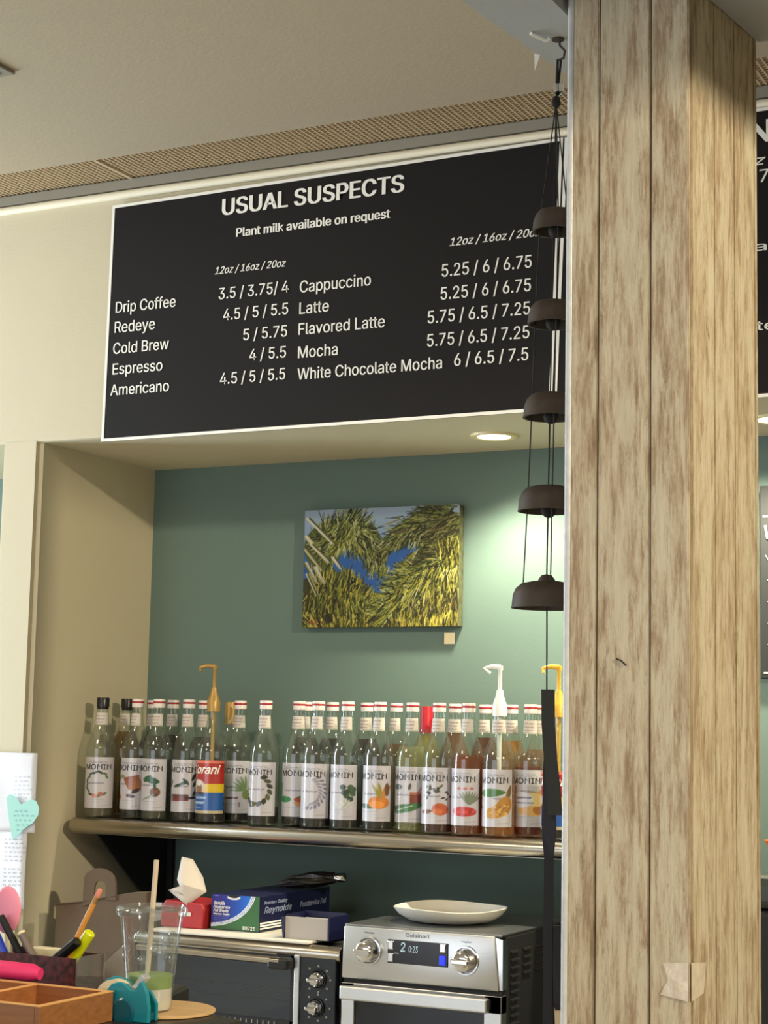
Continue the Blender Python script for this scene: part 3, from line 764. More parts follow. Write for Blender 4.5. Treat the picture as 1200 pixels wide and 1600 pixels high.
back = [(-2.712, 'k', .22, (200, 160, 84), 'black-capped bottle of amber syrup in the back row at the left'),
 (-2.629, 'w', .21, (50, 22, 18), 'dark syrup bottle in the back row, left of the leafed root label bottle'),
 (-2.567, 'w', .215, (50, 22, 18), 'dark syrup bottle in the back row, right behind the leafed root label bottle'),
 (-2.471, 'w', .21, (84, 92, 48), 'greenish syrup bottle in the back row just left of the gold pump'),
 (-2.392, 'g', .19, (120, 96, 50), 'back-row bottle with plain gold cap, just right of the gold pump'),
 (-2.168, 'w', .215, (56, 44, 22), 'dark syrup bottle in the back row behind the reddish brown cup label'),
 (-2.095, 'w', .215, (28, 18, 18), 'near-black syrup bottle in the back row behind the flower sprig label'),
 (-1.999, 'w', .215, (64, 50, 22), 'dark olive syrup bottle in the back row left of the orange fruit label'),
 (-1.918, 'w', .205, (170, 116, 50), 'brown syrup bottle in the back row right of the orange fruit label'),
 (-1.836, 'r', .23, (226, 206, 100), 'back-row bottle with bright red sleeve over its neck'),
 (-1.761, 'w', .235, (190, 130, 50), 'amber syrup bottle in the back row, next right from the red-sleeved one'),
 (-1.681, 'w', .225, (176, 104, 40), 'amber syrup bottle in the back row left of the white pump'),
 (-1.614, 'w', .22, (240, 180, 50), 'golden syrup bottle in the back row right of the white pump'),
 (-1.541, 'w', .20, (210, 150, 60), 'rightmost back-row syrup bottle, left of the hanging dark straps')]
for (x, cap, lev, lc, lab), (xx, yy_, _k) in zip(back, POS[len(rows):]):
    t = bottle(xx, yy_, lab, G2, None, lev, lc, cap if cap != 'g' else None, 0, neck=cap in ('w', 'k'), nrot=R(random.uniform(-14, 14)))
    if cap == 'g': obj('cap', lathe([(0, .302), (.012, .302), (.0145, .296), (.015, .25), (.0165, .245)], 18), M['gold'], t, smooth=True)

# ================================================================== PICTURE
W_, H_ = 300, 206
p = Ras(W_, H_, (120, 150, 196))
yy = p.Y/H_
p.a = (1-yy)[..., None]*np.array((150, 168, 190))+yy[..., None]*np.array((30, 80, 150))
p.put(((p.Y > 70)).astype(float)*.9, (44, 92, 164))
def stroke(x, y, x2, y2, wd, c):
    xa, xb = int(max(0, min(x, x2)-5)), int(min(W_, max(x, x2)+6)); ya, yb = int(max(0, min(y, y2)-5)), int(min(H_, max(y, y2)+6))
    if xa >= xb or ya >= yb: return
    sx, sy = p.X[ya:yb, xa:xb], p.Y[ya:yb, xa:xb]; dx, dy = x2-x, y2-y
    tt = np.clip(((sx-x)*dx+(sy-y)*dy)/(dx*dx+dy*dy+1e-6), 0, 1); d = np.hypot(sx-x-tt*dx, sy-y-tt*dy)
    m = np.clip(wd/2*(1-.6*tt)-d+.5, 0, 1)[..., None]
    p.a[ya:yb, xa:xb] = p.a[ya:yb, xa:xb]*(1-m)+np.array(c)*m
G_ = [(92, 104, 42), (128, 136, 66), (58, 66, 28), (150, 156, 98), (36, 42, 20), (110, 118, 52), (174, 176, 128)]
Yl = [(150, 144, 48), (176, 168, 70), (104, 98, 34), (60, 54, 22), (196, 186, 96), (40, 38, 18), (128, 128, 40)]
Dk = [(70, 66, 40), (110, 100, 60), (150, 140, 90), (40, 36, 22), (90, 84, 58)]
def plume(spine, spread_, n, L_, cols, a0, a1, w0=1.2, w1=2.8):
    """leaflets along a curved frond spine; direction swings from a0 to a1 along it (degrees, y down)"""
    seg = list(zip(spine, spine[1:]))
    for _ in range(n):
        u = random.random()*len(seg); i = int(min(u, len(seg)-1)); f = u-i
        (xa, ya), (xb, yb) = seg[i]; x, y = xa+(xb-xa)*f, ya+(yb-ya)*f
        x += random.gauss(0, spread_); y += random.gauss(0, spread_)
        a = R(a0+(a1-a0)*u/len(seg)+random.gauss(0, 13)); ll = L_*random.uniform(.45, 1.1)
        stroke(x, y, x+ll*math.cos(a), y+ll*math.sin(a), random.uniform(w0, w1), random.choice(cols) if random.random() < .72 else random.choice([(30, 34, 18), (44, 48, 24), (24, 24, 16)]))
# base fill, then the heart-shaped gap of sky stays open
p.ell(62, 66, 62, 48, 0, (74, 84, 44)); p.ell(118, 66, 34, 42, 0, (78, 88, 46)); p.ell(250, 62, 76, 56, 0, (84, 84, 50)); p.ell(166, 96, 26, 32, 30, (74, 84, 40))
p.ell(60, 190, 110, 62, 8, (92, 94, 36)); p.ell(230, 170, 96, 72, -24, (84, 84, 40)); p.rect(0, 120, 40, 205, (60, 60, 30)); p.rect(250, 30, 299, 205, (88, 82, 50))
def sky(cx, cy, rx, ry, an): p.ell(cx, cy, rx, ry, an, (46, 90, 158))
plume([(34, 60), (60, 30), (92, 20), (118, 34)], 9, 260, 26, G_, -120, -30)
plume([(30, 66), (66, 40), (104, 40), (128, 62)], 10, 520, 26, G_, 170, 60)
plume([(116, 40), (132, 66), (130, 92)], 7, 300, 30, G_, 20, 110)
plume([(50, 60), (80, 58), (104, 70)], 7, 200, 24, G_+Yl[:2], 140, 80)
plume([(280, 10), (240, 18), (200, 40), (168, 66)], 9, 420, 30, G_+Dk, 200, 150)
plume([(270, 40), (220, 52), (176, 84), (156, 112)], 10, 620, 32, G_+Dk, 150, 120)
plume([(290, 20), (284, 60), (260, 100)], 12, 420, 36, Dk+G_[:3], 140, 200)
plume([(24, 128), (60, 134), (96, 146), (134, 172)], 9, 520, 28, Yl+G_[:3], -90, -40)
plume([(20, 150), (70, 160), (120, 180), (150, 196)], 12, 900, 34, Yl+G_[:3], 110, 60)
plume([(10, 190), (70, 196), (140, 200)], 8, 500, 26, Yl, 80, 95)
plume([(150, 190), (180, 150), (220, 120), (280, 96)], 8, 520, 30, G_+Yl[:2], 200, 160)
plume([(160, 200), (196, 160), (240, 132), (292, 110)], 12, 900, 34, G_+Yl, 150, 100)
plume([(200, 200), (240, 176), (292, 150)], 12, 700, 30, Yl+Dk, 100, 88)
plume([(170, 204), (220, 198), (296, 188)], 8, 420, 24, Yl+[(176, 150, 70)], 85, 95)
plume([(270, 80), (284, 90), (296, 84)], 8, 160, 26, Yl, -110, -70)
plume([(0, 190), (20, 196), (40, 200)], 5, 90, 20, Yl+[(196, 130, 60)], 40, 70)
sky(88, 86, 20, 14, 20); sky(116, 106, 36, 17, 36); sky(146, 128, 24, 17, 30); sky(182, 88, 22, 14, -40); sky(164, 112, 18, 14, -45); sky(206, 72, 20, 9, -18); sky(74, 100, 16, 10, 10)
plume([(124, 70), (132, 92), (140, 104)], 5, 130, 18, G_, 60, 120)
plume([(150, 92), (154, 104), (162, 112)], 5, 90, 16, G_, 60, 120)
plume([(66, 72), (90, 70), (112, 84)], 3, 50, 14, G_, 110, 70)
plume([(76, 112), (100, 128), (134, 152)], 4, 120, 16, Yl+G_[:2], -100, -60)
plume([(160, 146), (182, 118), (206, 96)], 4, 130, 18, G_+Yl[:1], 200, 190)
plume([(178, 66), (204, 62), (226, 66)], 4, 60, 14, G_, 130, 100)
p.ell(52, 190, 9, 9, 0, (30, 30, 22), .8)
for x, y, L_, a in ((4, 14, 70, 42), (0, 46, 66, 46), (2, 70, 50, 48), (0, 92, 44, 58), (12, 60, 44, 42), (6, 112, 44, 62), (56, 84, 26, 52), (20, 100, 34, 60)):
    for d in range(3): stroke(x+d*3, y, x+d*3+L_*math.cos(R(a)), y+L_*math.sin(R(a)), 3.4, random.choice([(190, 186, 160), (206, 202, 186), (150, 148, 110), (70, 72, 46)]))
t = thing('canvas_picture', 'canvas photo print of palm fronds around blue sky on the teal wall', 'picture', (-2.066, 4.098, 1.965), 0)
PW, PH = .226, .1555
tilt = R(-.6)
cb = obj('canvas_box', box(-PW, PW, -.028, 0, -PH, PH, .001), mat('canvas_edge', (92, 96, 66), .8, noise=.5, nscale=60), t)
pf = obj('printed_face', ras_mesh('printed_face', p, lambda u, v: (-PW+2*PW*u, -.0292, -PH+2*PH*v), M['canvasprint']), None, t)
t = obj('price_tag', box(-.0145, .0145, -.003, 0, -.0145, .0145, .0008), M['cream'], loc=(-1.876, 4.0985, 1.78)); tag(t, 'small cream square card on the wall below the picture', 'tag')

# ================================================================== WIND CHIME
CX, CY = -.978, 2.513
t = thing('wind_chime', 'dark iron bell wind chime hanging from the soffit beside the pillar', 'wind chime', (CX, CY, 2.641))
Zt = 2.641
obj('hook', tube([(0.003, 0, 0), (0.003, 0, -.012), (.012, 0, -.022), (.010, 0, -.034), (0, 0, -.036)], .002, 8), M['bronze'], t)
obj('ceiling_washer', lathe([(0, 0), (.010, 0), (.010, -.003), (0, -.003)], 16), M['bronze'], t)
cb_ = bmesh.new(); tube([(0, 0, -.034), (-.002, 0, -.09)], .0022, 6, cb_); tube([(.004, .004, -.034), (0, 0, -.09)], .0018, 6, cb_)
bells = [(2.332, .036, -.001), (2.184, .040, -.0035), (2.037, .043, -.006), (1.891, .047, -.0085), (1.742, .053, -.011)]
obj('swivel_bead', lathe([(0, -.012), (.009, -.006), (.009, .006), (0, .012)], 14), M['chrome'], t, smooth=True, loc=(.002, 0, -.083))
obj('knot', lathe([(0, -.016), (.008, -.008), (.006, .002), (0, .008)], 10), M['cord'], t, smooth=True, loc=(-.002, 0, -.10))
tube([(-.002, 0, -.10), (-.011, 0, 1.768-Zt)], .0012, 6, cb_)
for i in range(3):
    a = R(180+120*i); pts = [(-.002, 0, -.105)]
    for z, r, ox in bells: pts.append((ox+r*.74*math.cos(a), r*.74*math.sin(a), z+.012-Zt))
    tube(pts, .0011, 5, cb_)
obj('cord', cb_, M['cord'], t)
for i, (z, r, ox) in enumerate(bells):
    h = .030+.004*i*.3
    pr = [(0, h-.001), (r*.45, h), (r*.72, h-.003), (r*.88, h-.010), (r*.97, h-.020), (r, -.003), (r+.001, -.006), (r-.003, -.006), (r*.9, .004), (r*.7, h-.012), (0, h-.008)]
    bo = obj('bell', lathe(pr, 32), M['bronze'], t, smooth=True, loc=(ox, 0, z-Zt))
    if i < 4: obj('clapper_ball', lathe([(0, -.012)]+[(.012*math.sin(R(k)), -.012*math.cos(R(k))) for k in (30, 60, 90, 120, 150)]+[(0, .012)], 16), M['cord'], bo, smooth=True, loc=(0, 0, -.004))
    else: obj('top_knob', lathe([(0, h+.012), (.008, h+.010), (.013, h+.003), (.014, h-.002), (0, h-.002)], 16), M['bronze'], bo, smooth=True)
obj('pull_cord', tube([(-.010, 0, 1.742-Zt), (-.009, 0, 1.612-Zt)], .0012, 6), M['cord'], t)
def strap(pts, th=.004):
    b = bmesh.new(); last = None
    for xl, xr, z, y in pts:
        v = [b.verts.new(q) for q in ((xl, y, z), (xr, y+.006, z), (xr, y+.006+th, z), (xl, y+th, z))]
        if last:
            for k in range(4): b.faces.new((last[k], last[(k+1) % 4], v[(k+1) % 4], v[k]))
        else: b.faces.new(v)
        last = v
    b.faces.new(last[::-1]); return b
z_ = lambda z: z-Zt
obj('hanging_strap', strap([(-.018, .000, z_(1.613), 0), (-.017, .001, z_(1.56), 0), (-.012, .006, z_(1.50), 0), (-.008, .011, z_(1.465), 0), (-.006, .014, z_(1.425), 0)]), M['ribbon'], t)
obj('hanging_strap', strap([(-.015, -.006, z_(1.54), .01), (-.018, .000, z_(1.49), .01), (-.020, .000, z_(1.40), .012), (-.0155, -.004, z_(1.36), .012), (-.016, -.003, z_(1.05), .012)]), M['navyribbon'], t)
obj('hanging_strap', strap([(-.006, .004, z_(1.26), .02), (-.004, .006, z_(1.22), .02), (-.002, .011, z_(1.15), .02), (.001, .008, z_(1.137), .02)]), M['navyribbon'], t)
obj('wooden_tip', strap([(-.001, .008, z_(1.140), .022), (.001, .010, z_(1.10), .022), (.002, .012, z_(1.02), .022)]), M['straw'], t)
b = bmesh.new(); V = [b.verts.new(q) for q in ((-.004, 0, 0), (.006, 0, -.004), (-.003, 0, -.03), (-.004, .001, 0), (.006, .001, -.004), (-.003, .001, -.03))]
for f in ((0, 1, 2), (5, 4, 3), (0, 1, 4, 3), (1, 2, 5, 4), (2, 0, 3, 5)): b.faces.new([V[i] for i in f])
tag(obj('paper_scrap', b, M['white'], loc=(-1.031, 2.555, 2.641)), 'tiny white pointed paper scrap stuck to the soffit edge', 'paper')
tag(obj('cable_clip', tube([(-.012, -.03, 0), (.003, 0, -.003), (.008, .0, .0)], .003, 8), M['white'], loc=(-.995, 2.50, 2.638)), 'short white cable piece on the soffit beside the chime hook', 'cable')

# ================================================================== STAINLESS OVEN
OX, OY, OZ = -1.6605, 3.5, .80
t = thing('toaster_oven', 'stainless steel toaster oven with digital display and two knobs', 'oven', (OX, OY, OZ))
W2 = .190
body = box(-W2+.004, W2-.002, .03, .40, .02, .318, .006); obj('housing', body, M['blackmatte'], t)
obj('top_plate', box(-W2+.004, W2-.002, .006, .40, .316, .3215, .002), mat('oven_top', (120, 122, 124), .4, metal=.9), t)
fr = bmesh.new()
prism([(-W2, .205), (W2-.006, .205), (W2-.016, .318), (-W2+.004, .318)], 'y', .0, .035, .004, bm=fr)
obj('control_panel', fr, M['steel'], t, smooth=True)
obj('side_band', prism([(W2-.006, .207), (W2+.002, .207), (W2+.001, .312), (W2-.016, .316)], 'y', .004, .03, .001), M['chrome'], t)
obj('seam', box(-W2+.002, W2-.002, .008, .03, .196, .206), M['blackmatte'], t)
d = bmesh.new()
for a in ((-W2, -W2+.032, .03, .196), (W2-.040, W2, .03, .196), (-W2, W2, .03, .055), (-W2, W2, .158, .196)): box(a[0], a[1], .002, .03, a[2], a[3], .002, bm=d)
dd = obj('door_frame', d, M['steel'], t)
obj('door_glass', box(-W2+.03, W2-.038, .008, .014, .05, .162), glassmat('oven_door_glass', (150, 170, 190), .02, .02, 1.6), dd)
hb = bmesh.new(); box(-.176, .172, -.036, -.018, .164, .194, .004, bm=hb); box(-.172, -.158, -.022, .004, .168, .188, bm=hb); box(.152, .166, -.022, .004, .168, .188, bm=hb)
obj('door_handle', hb, M['steel'], t)
obj('oven_cavity', box(-W2+.03, W2-.04, .10, .30, .05, .165), mat('oven_cavity', (70, 92, 120), .6), t)
fo = bmesh.new(); bmesh.ops.create_grid(fo, x_segments=26, y_segments=12, size=1)
for v in fo.verts: v.co = Vector((v.co.x*.12, .05+v.co.y*.03, .098+.020*math.sin(v.co.x*9+v.co.y*4)*math.cos(v.co.y*5)+random.uniform(-.008, .008)+.014*v.co.y))
obj('foil_sheet', fo, M['foil'], t)
bd = bmesh.new()
def knob(parent, x, z, r, y, m1, m2, deep=.03, pointer=True):
    k = obj('knob', xform(lathe([(0, deep), (r*.55, deep), (r*.72, deep-.004), (r*.8, .006), (r*.86, .004), (r*.86, 0)], 28), (x, y, z), (PI/2, 0, 0)), m1, parent, smooth=True)
    obj('knob_ring', xform(lathe([(r*.86, 0), (r*.9, .005), (r, .005), (r*1.03, 0)], 28), (x, y, z), (PI/2, 0, 0)), m2, k, smooth=True)
    if pointer: obj('knob_grip', box(x-r*.68, x+r*.68, y-deep-.008, y-deep+.002, z-r*.2, z+r*.2, .003), m1, k)
    return k
knob(t, -.1225, .268, .030, 0, M['chrome'], M['chrome']); knob(t, .108, .264, .030, 0, M['chrome'], M['chrome'])
dp = obj('display', box(-.077, .067, -.002, .002, .246, .296, .001), M['lcd'], t)
for x, z in ((-.069, .284), (-.069, .258), (.055, .286)): obj('button', box(x-.007, x+.007, -.005, -.001, z-.0095, z+.0095, .002), M['chrome'], dp)
obj('lit_button', box(.047, .062, -.005, -.001, .250, .270, .002), M['bluelit'], dp)
mp = lambda x, z: (x, -.0026, z)
tx = text_bm('2', -.046, -.034, .272, .019, .01, .1, mp); text_bm('0:23', -.026, -.004, .272, .013, .005, .1, mp, bm=tx); text_bm('_', -.060, -.050, .268, .01, .01, 0, mp, bm=tx)
obj('display_digits', tx, M['lcdtext'], dp)
mp = lambda x, z: (x, -.0006, z)
tx = text_bm('Cuisinart', -.035, .022, .3035, .0075, .01, 0, mp)
obj('maker_lettering', tx, mat('etched', (120, 116, 112), .4, metal=.6), t)
obj('knob_caption', text_bm('Function', -.134, -.112, .3045, .0035, .01, 0, mp), M['ink'], t)
obj('knob_caption', text_bm('Temp/Time', .097, .121, .301, .0035, .01, 0, mp), M['ink'], t)
lv = bmesh.new()
for c in range(3):
    for r_ in range(10 if c == 0 else 4):
        z = .285-r_*.0165; y = .05+c*.07
        obj('louvre', xform(prism([(0, 0), (.006, -.003), (.0065, -.006), (.0, -.008)], 'y', 0, .045), (W2-.003, y, z)), M['louvre'], t)
lv.free()
for x in (-.16, .16):
    for y in (.06, .36): obj('foot', xform(lathe([(0, 0), (.012, 0), (.014, .022), (0, .022)], 12), (x, y, 0)), M['blackplastic'], t)
# plate on it
pl = [(0, .002), (.07, 0), (.095, .004), (.116, .016), (.127, .029), (.1285, .032), (.126, .033), (.112, .020), (.090, .008), (0, .006)]
bm = lathe(pl, 48)
for v in bm.verts:
    a = math.atan2(v.co.y, v.co.x); rr = math.hypot(v.co.x, v.co.y)
    if rr > .1: v.co.z += .0022*math.sin(3*a+1.0)*(rr-.1)/.03
tag(obj('serving_plate', bm, M['plate'], smooth=True, loc=(-1.672, 3.68, 1.1225)), 'wide shallow off-white plate lying on top of the stainless oven', 'plate')

# ================================================================== BLACK OVEN
OX, OY, OZ = -2.128, 3.5, .80
t = thing('toaster_oven', 'wide black toaster oven with glass door, left of the stainless one', 'oven', (OX, OY, OZ))
W1 = .272
obj('housing', box(-W1+.004, W1-.004, .20, .38, .018, .262, .004), M['blackmatte'], t)
sh = bmesh.new(); box(-W1+.004, W1-.004, .02, .21, .252, .262, bm=sh); box(-W1+.004, W1-.004, .02, .21, .018, .03, bm=sh); box(-W1+.004, -W1+.012, .02, .21, .018, .262, bm=sh); box(W1-.1, W1-.092, .02, .21, .018, .262, bm=sh); box(W1-.012, W1-.004, .02, .21, .018, .262, bm=sh)
obj('shell', sh, M['blackmatte'], t)
obj('top_trim', xform(lathe([(0, -W1), (.017, -W1), (.018, -W1+.003), (.018, W1-.003), (.017, W1), (0, W1)], 16), (0, .016, .2505), (0, PI/2, 0)), M['shelfsteel'], t, smooth=True)
obj('control_panel', box(W1-.098, W1-.008, .0, .02, .02, .246, .002), mat('oven_panel', (22, 28, 34), .3, noise=.15, nscale=60), t)
obj('corner_post', box(W1-.112, W1-.098, -.004, .02, .02, .246, .002), M['steel'], t)
d = bmesh.new()
for a in ((-W1+.004, -W1+.014, .03, .243), (W1-.122, W1-.112, .03, .243), (-W1+.004, W1-.112, .03, .10), (-W1+.004, W1-.112, .235, .245)): box(a[0], a[1], .0, .014, a[2], a[3], bm=d)
df = obj('door_frame', d, M['blackmatte'], t)
obj('door_glass', box(-W1+.01, W1-.118, .004, .008, .098, .238), glassmat('dark_door_glass', (168, 186, 206), .02, .04, 2.2), df)
hb = tube([(-W1+.03, -.026, .236), (W1-.135, -.026, .232)], .0085, 12)
obj('door_handle', hb, M['shelfsteel'], t, smooth=True)
obj('handle_mount', box(W1-.165, W1-.112, -.034, .0, .214, .240, .006), M['blackplastic'], t)
rk = bmesh.new()
for k in range(17): x = -W1+.03+k*.0225; tube([(x, .02, .138), (x, .195, .142)], .0013, 5, rk)
for y in (.025, .19): tube([(-W1+.015, y, .139), (W1-.13, y, .139)], .002, 5, rk)
obj('wire_rack', rk, M['chrome'], t)
obj('cavity_back', box(-W1+.02, W1-.12, .194, .199, .03, .25), mat('cavity_steel', (130, 146, 168), .5, metal=.3), t)
tk = bmesh.new()
for k in range(26): x = -W1+.02+k*.0145; box(x, x+.0025, -.001, .0, .088, .096, bm=tk)
obj('heater_slots', tk, M['trim_grey'], t)
knob(t, W1-.052, .197, .021, 0, M['chrome'], M['blackplastic'], .022); knob(t, W1-.055, .136, .021, 0, M['chrome'], M['blackplastic'], .022)
knob(t, W1-.056, .07, .021, 0, M['chrome'], M['blackplastic'], .022)
dots = bmesh.new()
for cz in (.197, .136):
    for k in range(7): a = R(-40+k*43); box(W1-.053+.032*math.sin(a)-.002, W1-.053+.032*math.sin(a)+.002, -.001, .001, cz+.028*math.cos(a)-.002, cz+.028*math.cos(a)+.002, bm=dots)
obj('dial_marks', dots, M['trim_grey'], t)
# white sheet and the boxes on top
ZT = .80+.2695
tag(obj('white_tray', box(-.19, .235, 0, .30, 0, .006, .002), mat('tray_white', (220, 214, 200), .5), loc=(-2.17, 3.50, ZT)), 'thin white board lying on top of the black oven', 'board')
ZT += .0062
# foil box
fb = Ras(96, 76, (30, 34, 120)); fb.a = np.where((fb.X > 36)[..., None], np.array((16, 100, 200)), np.array((34, 36, 128))).astype(float)
k_ = np.clip((fb.X-20)/60, 0, 1)[..., None]; fb.a = (1-k_)*np.array((36, 36, 128))+k_*np.array((14, 112, 214))
dist = np.hypot((fb.X-(-8))/1.0, (fb.Y-(-14))/.86) ; R0 = 88.0
below = dist > R0+8
fb.put((dist > R0).astype(float), (226, 230, 236)); fb.put(((dist > R0+2) & (dist < R0+3.4)).astype(float), (120, 140, 180)); fb.put(((dist > R0+5) & (dist < R0+6.2)).astype(float), (120, 140, 180))
fb.put(below.astype(float), (52, 100, 56)); fb.rect(0, 73, 95, 75, (40, 60, 50))
fb.ell(44, 5, 13, 5, 0, (230, 224, 224)); fb.ell(44, 1, 11, 5, 0, (10, 10, 12)); fb.line(6, 3, 13, 3, 2, (110, 120, 190))
for r_, y in enumerate((46, 50, 54, 58)): fb.line(6, y, 34-r_*3, y+.8, 1.5, (110, 130, 210), .7)
t = thing('foil_sheet_box', 'blue and green printed carton of foil sheets on the black oven', 'box', (-2.175, 3.58, ZT))
obj('carton', box(-.065, .065, .0008, .34, 0, .081, .001), M['navycard'], t)
pf = obj('printed_front', ras_mesh('printed_front', fb, lambda u, v: (-.065+.13*u, -.0002, .081*v), M['boxblue']), None, t)
mp = lambda x, z: (x, -.0008, z)
for a_ in (('Reynolds', -.058, -.028, .0575, .0080, .012, .3), ('Foodservice', -.059, -.014, .0490, .0066, .012, .3), ('Foil Sheets', -.059, -.018, .0410, .0066, .012, .3), ('Premium Quality', -.059, -.014, .0345, .004, .02, .2), ('BR721', .022, .055, .0045, .0075, .012, .0)):
    obj('lettering', text_bm(*a_, mp), M['print_white'], pf)
mp = lambda x, z: (.0658, x, z)
sp_ = mat('side_print', (150, 160, 190), .5)
for a_ in (('Premium Quality', .02, .13, .062, .007, .02, .2), ('Reynolds', .02, .15, .042, .014, .012, .3), ('Foodservice Foil', .19, .32, .044, .012, .012, .3)): obj('side_lettering', text_bm(*a_, mp), sp_, t)
sb = bmesh.new()
for z in (.020, .014, .008): box(.0652, .0658, .004, .12, z-.0018, z+.0018, bm=sb)
obj('side_stripes', sb, M['print_white'], t)
# grey open carton in front
t = thing('open_carton', 'small open navy carton with plain grey front on the black oven', 'box', (-1.955, 3.535, ZT))
obj('grey_front', box(-.060, .050, 0, .004, 0, .048, .0008), M['greycard'], t)
oc = bmesh.new(); box(-.060, -.056, .004, .09, 0, .052, bm=oc); box(.050, .054, -.002, .09, 0, .052, bm=oc); box(-.056, .05, .086, .09, 0, .054, bm=oc); box(-.056, .05, .004, .086, 0, .003, bm=oc)
obj('carton_walls', oc, M['navycard'], t)
obj('flap', prism([(-.070, .046), (-.060, .048), (-.060, .0), (-.064, .0)], 'y', -.003, .06), M['navycard'], t)
obj('contents', box(-.05, .046, .01, .08, .004, .040, .002), M['greycard'], t)
# black plastic bag on the foil carton
t = thing('plastic_film_roll', 'crumpled black plastic roll with shiny end lying on the foil carton', 'bag', (-2.07, 3.80, ZT+.083))
bb = bmesh.new(); pts = [(-.10, -.03, .010), (-.07, -.01, .016), (-.03, .01, .022), (.0, .02, .026), (.022, .03, .028)]
tube(pts, [.006, .016, .018, .017, .012], 14, bb)
for v in bb.verts: v.co += Vector((random.uniform(-.002, .002), random.uniform(-.002, .002), random.uniform(-.003, .003)))
obj('black_film', bb, M['blackbag'], t)
bb = tube([(.020, .03, .029), (.040, .035, .028), (.048, .038, .024)], [.011, .012, .006], 9)
for v in bb.verts: v.co += Vector((random.uniform(-.003, .003),)*3)
obj('shiny_end', bb, M['foil'], t)
# red tissue box
t = thing('tissue_box', 'red tissue carton with a pulled-up white tissue, left on the black oven', 'box', (-2.305, 3.56, ZT))
obj('carton', prism([(-.062, 0), (.053, 0), (.056, .045), (.048, .058), (-.050, .062), (-.063, .046)], 'y', 0, .12, .003), M['redbox'], t)
obj('printed_mark', box(-.012, .022, -.0012, .0005, .028, .037), M['necklabel'], t)
b = bmesh.new()
ts = [(-.042, -.004, .085), (.010, .0, .052), (.050, .02, .085), (.020, .05, .115), (-.010, .05, .155), (-.035, .04, .160), (-.020, .0, .11), (.0, -.002, .075)]
c = b.verts.new((.004, -.006, .10)); V = [b.verts.new(q) for q in ts]
for i in range(len(V)): b.faces.new((c, V[i], V[(i+1) % len(V)]))
bmesh.ops.subdivide_edges(b, edges=b.edges[:], cuts=2, use_grid_fill=True)
o = obj('tissue', b, M['tissue'], t, smooth=True)
md = o.modifiers.new('s', 'SOLIDIFY'); md.thickness = .001
# kraft bag
t = thing('paper_bag', 'flat brown paper carrier bag standing against the niche side wall', 'bag', (-2.60, 3.62, .80))
bagm = prism([(-.118, 0), (.15, 0), (.150, .345), (.105, .3415), (.062, .333), (-.035, .312), (-.118, .300)], 'y', 0, .03, .002)
obj('bag_body', bagm, M['kraft'], t)
hd = bmesh.new(); n = 10; prev = None
arc = [(-.036, .30), (-.034, .365)]+[(.012+.046*math.cos(R(a)), .365+.030*math.sin(R(a))) for a in range(170, 9, -20)]+[(.060, .36), (.062, .32)]
inner = [(-.004, .31), (-.002, .352), (.004, .362), (.012, .364), (.022, .364), (.028, .36), (.031, .352), (.032, .32)]
A = arc; 
m_ = len(A); I = [inner[round(i*(len(inner)-1)/(m_-1))] for i in range(m_)]
for i in range(m_-1):
    q = [A[i], A[i+1], I[i+1], I[i]]
    vs = [hd.verts.new((x, y, z)) for y in (-.003, .003) for x, z in q]
    for f in ((0, 1, 2, 3), (7, 6, 5, 4), (0, 1, 5, 4), (3, 2, 6, 7)): 
        try: hd.faces.new([vs[k] for k in f])
        except ValueError: pass
bmesh.ops.remove_doubles(hd, verts=hd.verts, dist=1e-5)
obj('bag_handle', hd, M['kraft'], t)
obj('fold_line', tube([(-.116, -.002, .300), (-.035, -.002, .311), (.062, -.002, .332)], .0018, 5), M['kraftdark'], t)

# ================================================================== PAPERS ON THE PIER
def sheet(name, quad, y, label, cat, m, curl=.006):
    x0, x1, z0, z1, sk = quad; b = bmesh.new(); n, k = 10, 14; g = []
    for j in range(k+1):
        v = j/k; row = []
        for i in range(n+1):
            u = i/n; row.append(b.verts.new((x0+(x1-x0)*u+sk*v, y-curl*(.35+.65*math.sin(PI*u*1.3+v*2)**2), z0+(z1-z0)*v)))
        g.append(row)
    for j in range(k):
        for i in range(n): b.faces.new((g[j][i], g[j][i+1], g[j+1][i+1], g[j+1][i]))
    cx, cz = (x0+x1)/2, z0
    b.transform(Matrix.Translation((-cx, -y, -cz)))
    o = obj(name, b, m, smooth=True, loc=(cx, y, cz)); tag(o, label, cat)
    md = o.modifiers.new('s', 'SOLIDIFY'); md.thickness = .0004; return o
def scribble(o, lines, m, off):
    b = bmesh.new()
    for x0, x1, z in lines:
        x = x0; last = None
        while x < x1:
            wv = random.uniform(.006, .016); n = 7
            for i in range(n):
                xx = x+wv*i/n; zz = z+.0022*math.sin(i*2.4+x*900)+(xx-x0)*.03
                v = (b.verts.new((xx, off, zz-.0005)), b.verts.new((xx+.0005, off, zz+.0007)))
                if last and i: b.faces.new((last[0], v[0], v[1], last[1]))
                last = v
            x += wv+.004
    tag(obj('handwriting', b, m, o), kind='stuff')
s1 = sheet('note_sheet', (-2.93, -2.752, 1.275, 1.470, -.004), 3.572, 'upper white handwritten sheet taped on the wall at the left edge', 'paper', M['paper'])
scribble(s1, [(.02, .066, .135-k*.0105) for k in range(6)], mat('faint_ink', (170, 172, 186), .8), -.0075)
s2 = sheet('note_sheet', (-2.95, -2.778, 1.088, 1.30, .0), 3.5745, 'lower white handwritten letter on the wall, below the teal note', 'paper', M['paper'])
scribble(s2, [(.02, .078, .168-k*.0105) for k in range(6)]+[(.02, .074, .095-k*.0098) for k in range(5)]+[(.02, .04, .03)], M['penink'], -.0080)
b = bmesh.new()
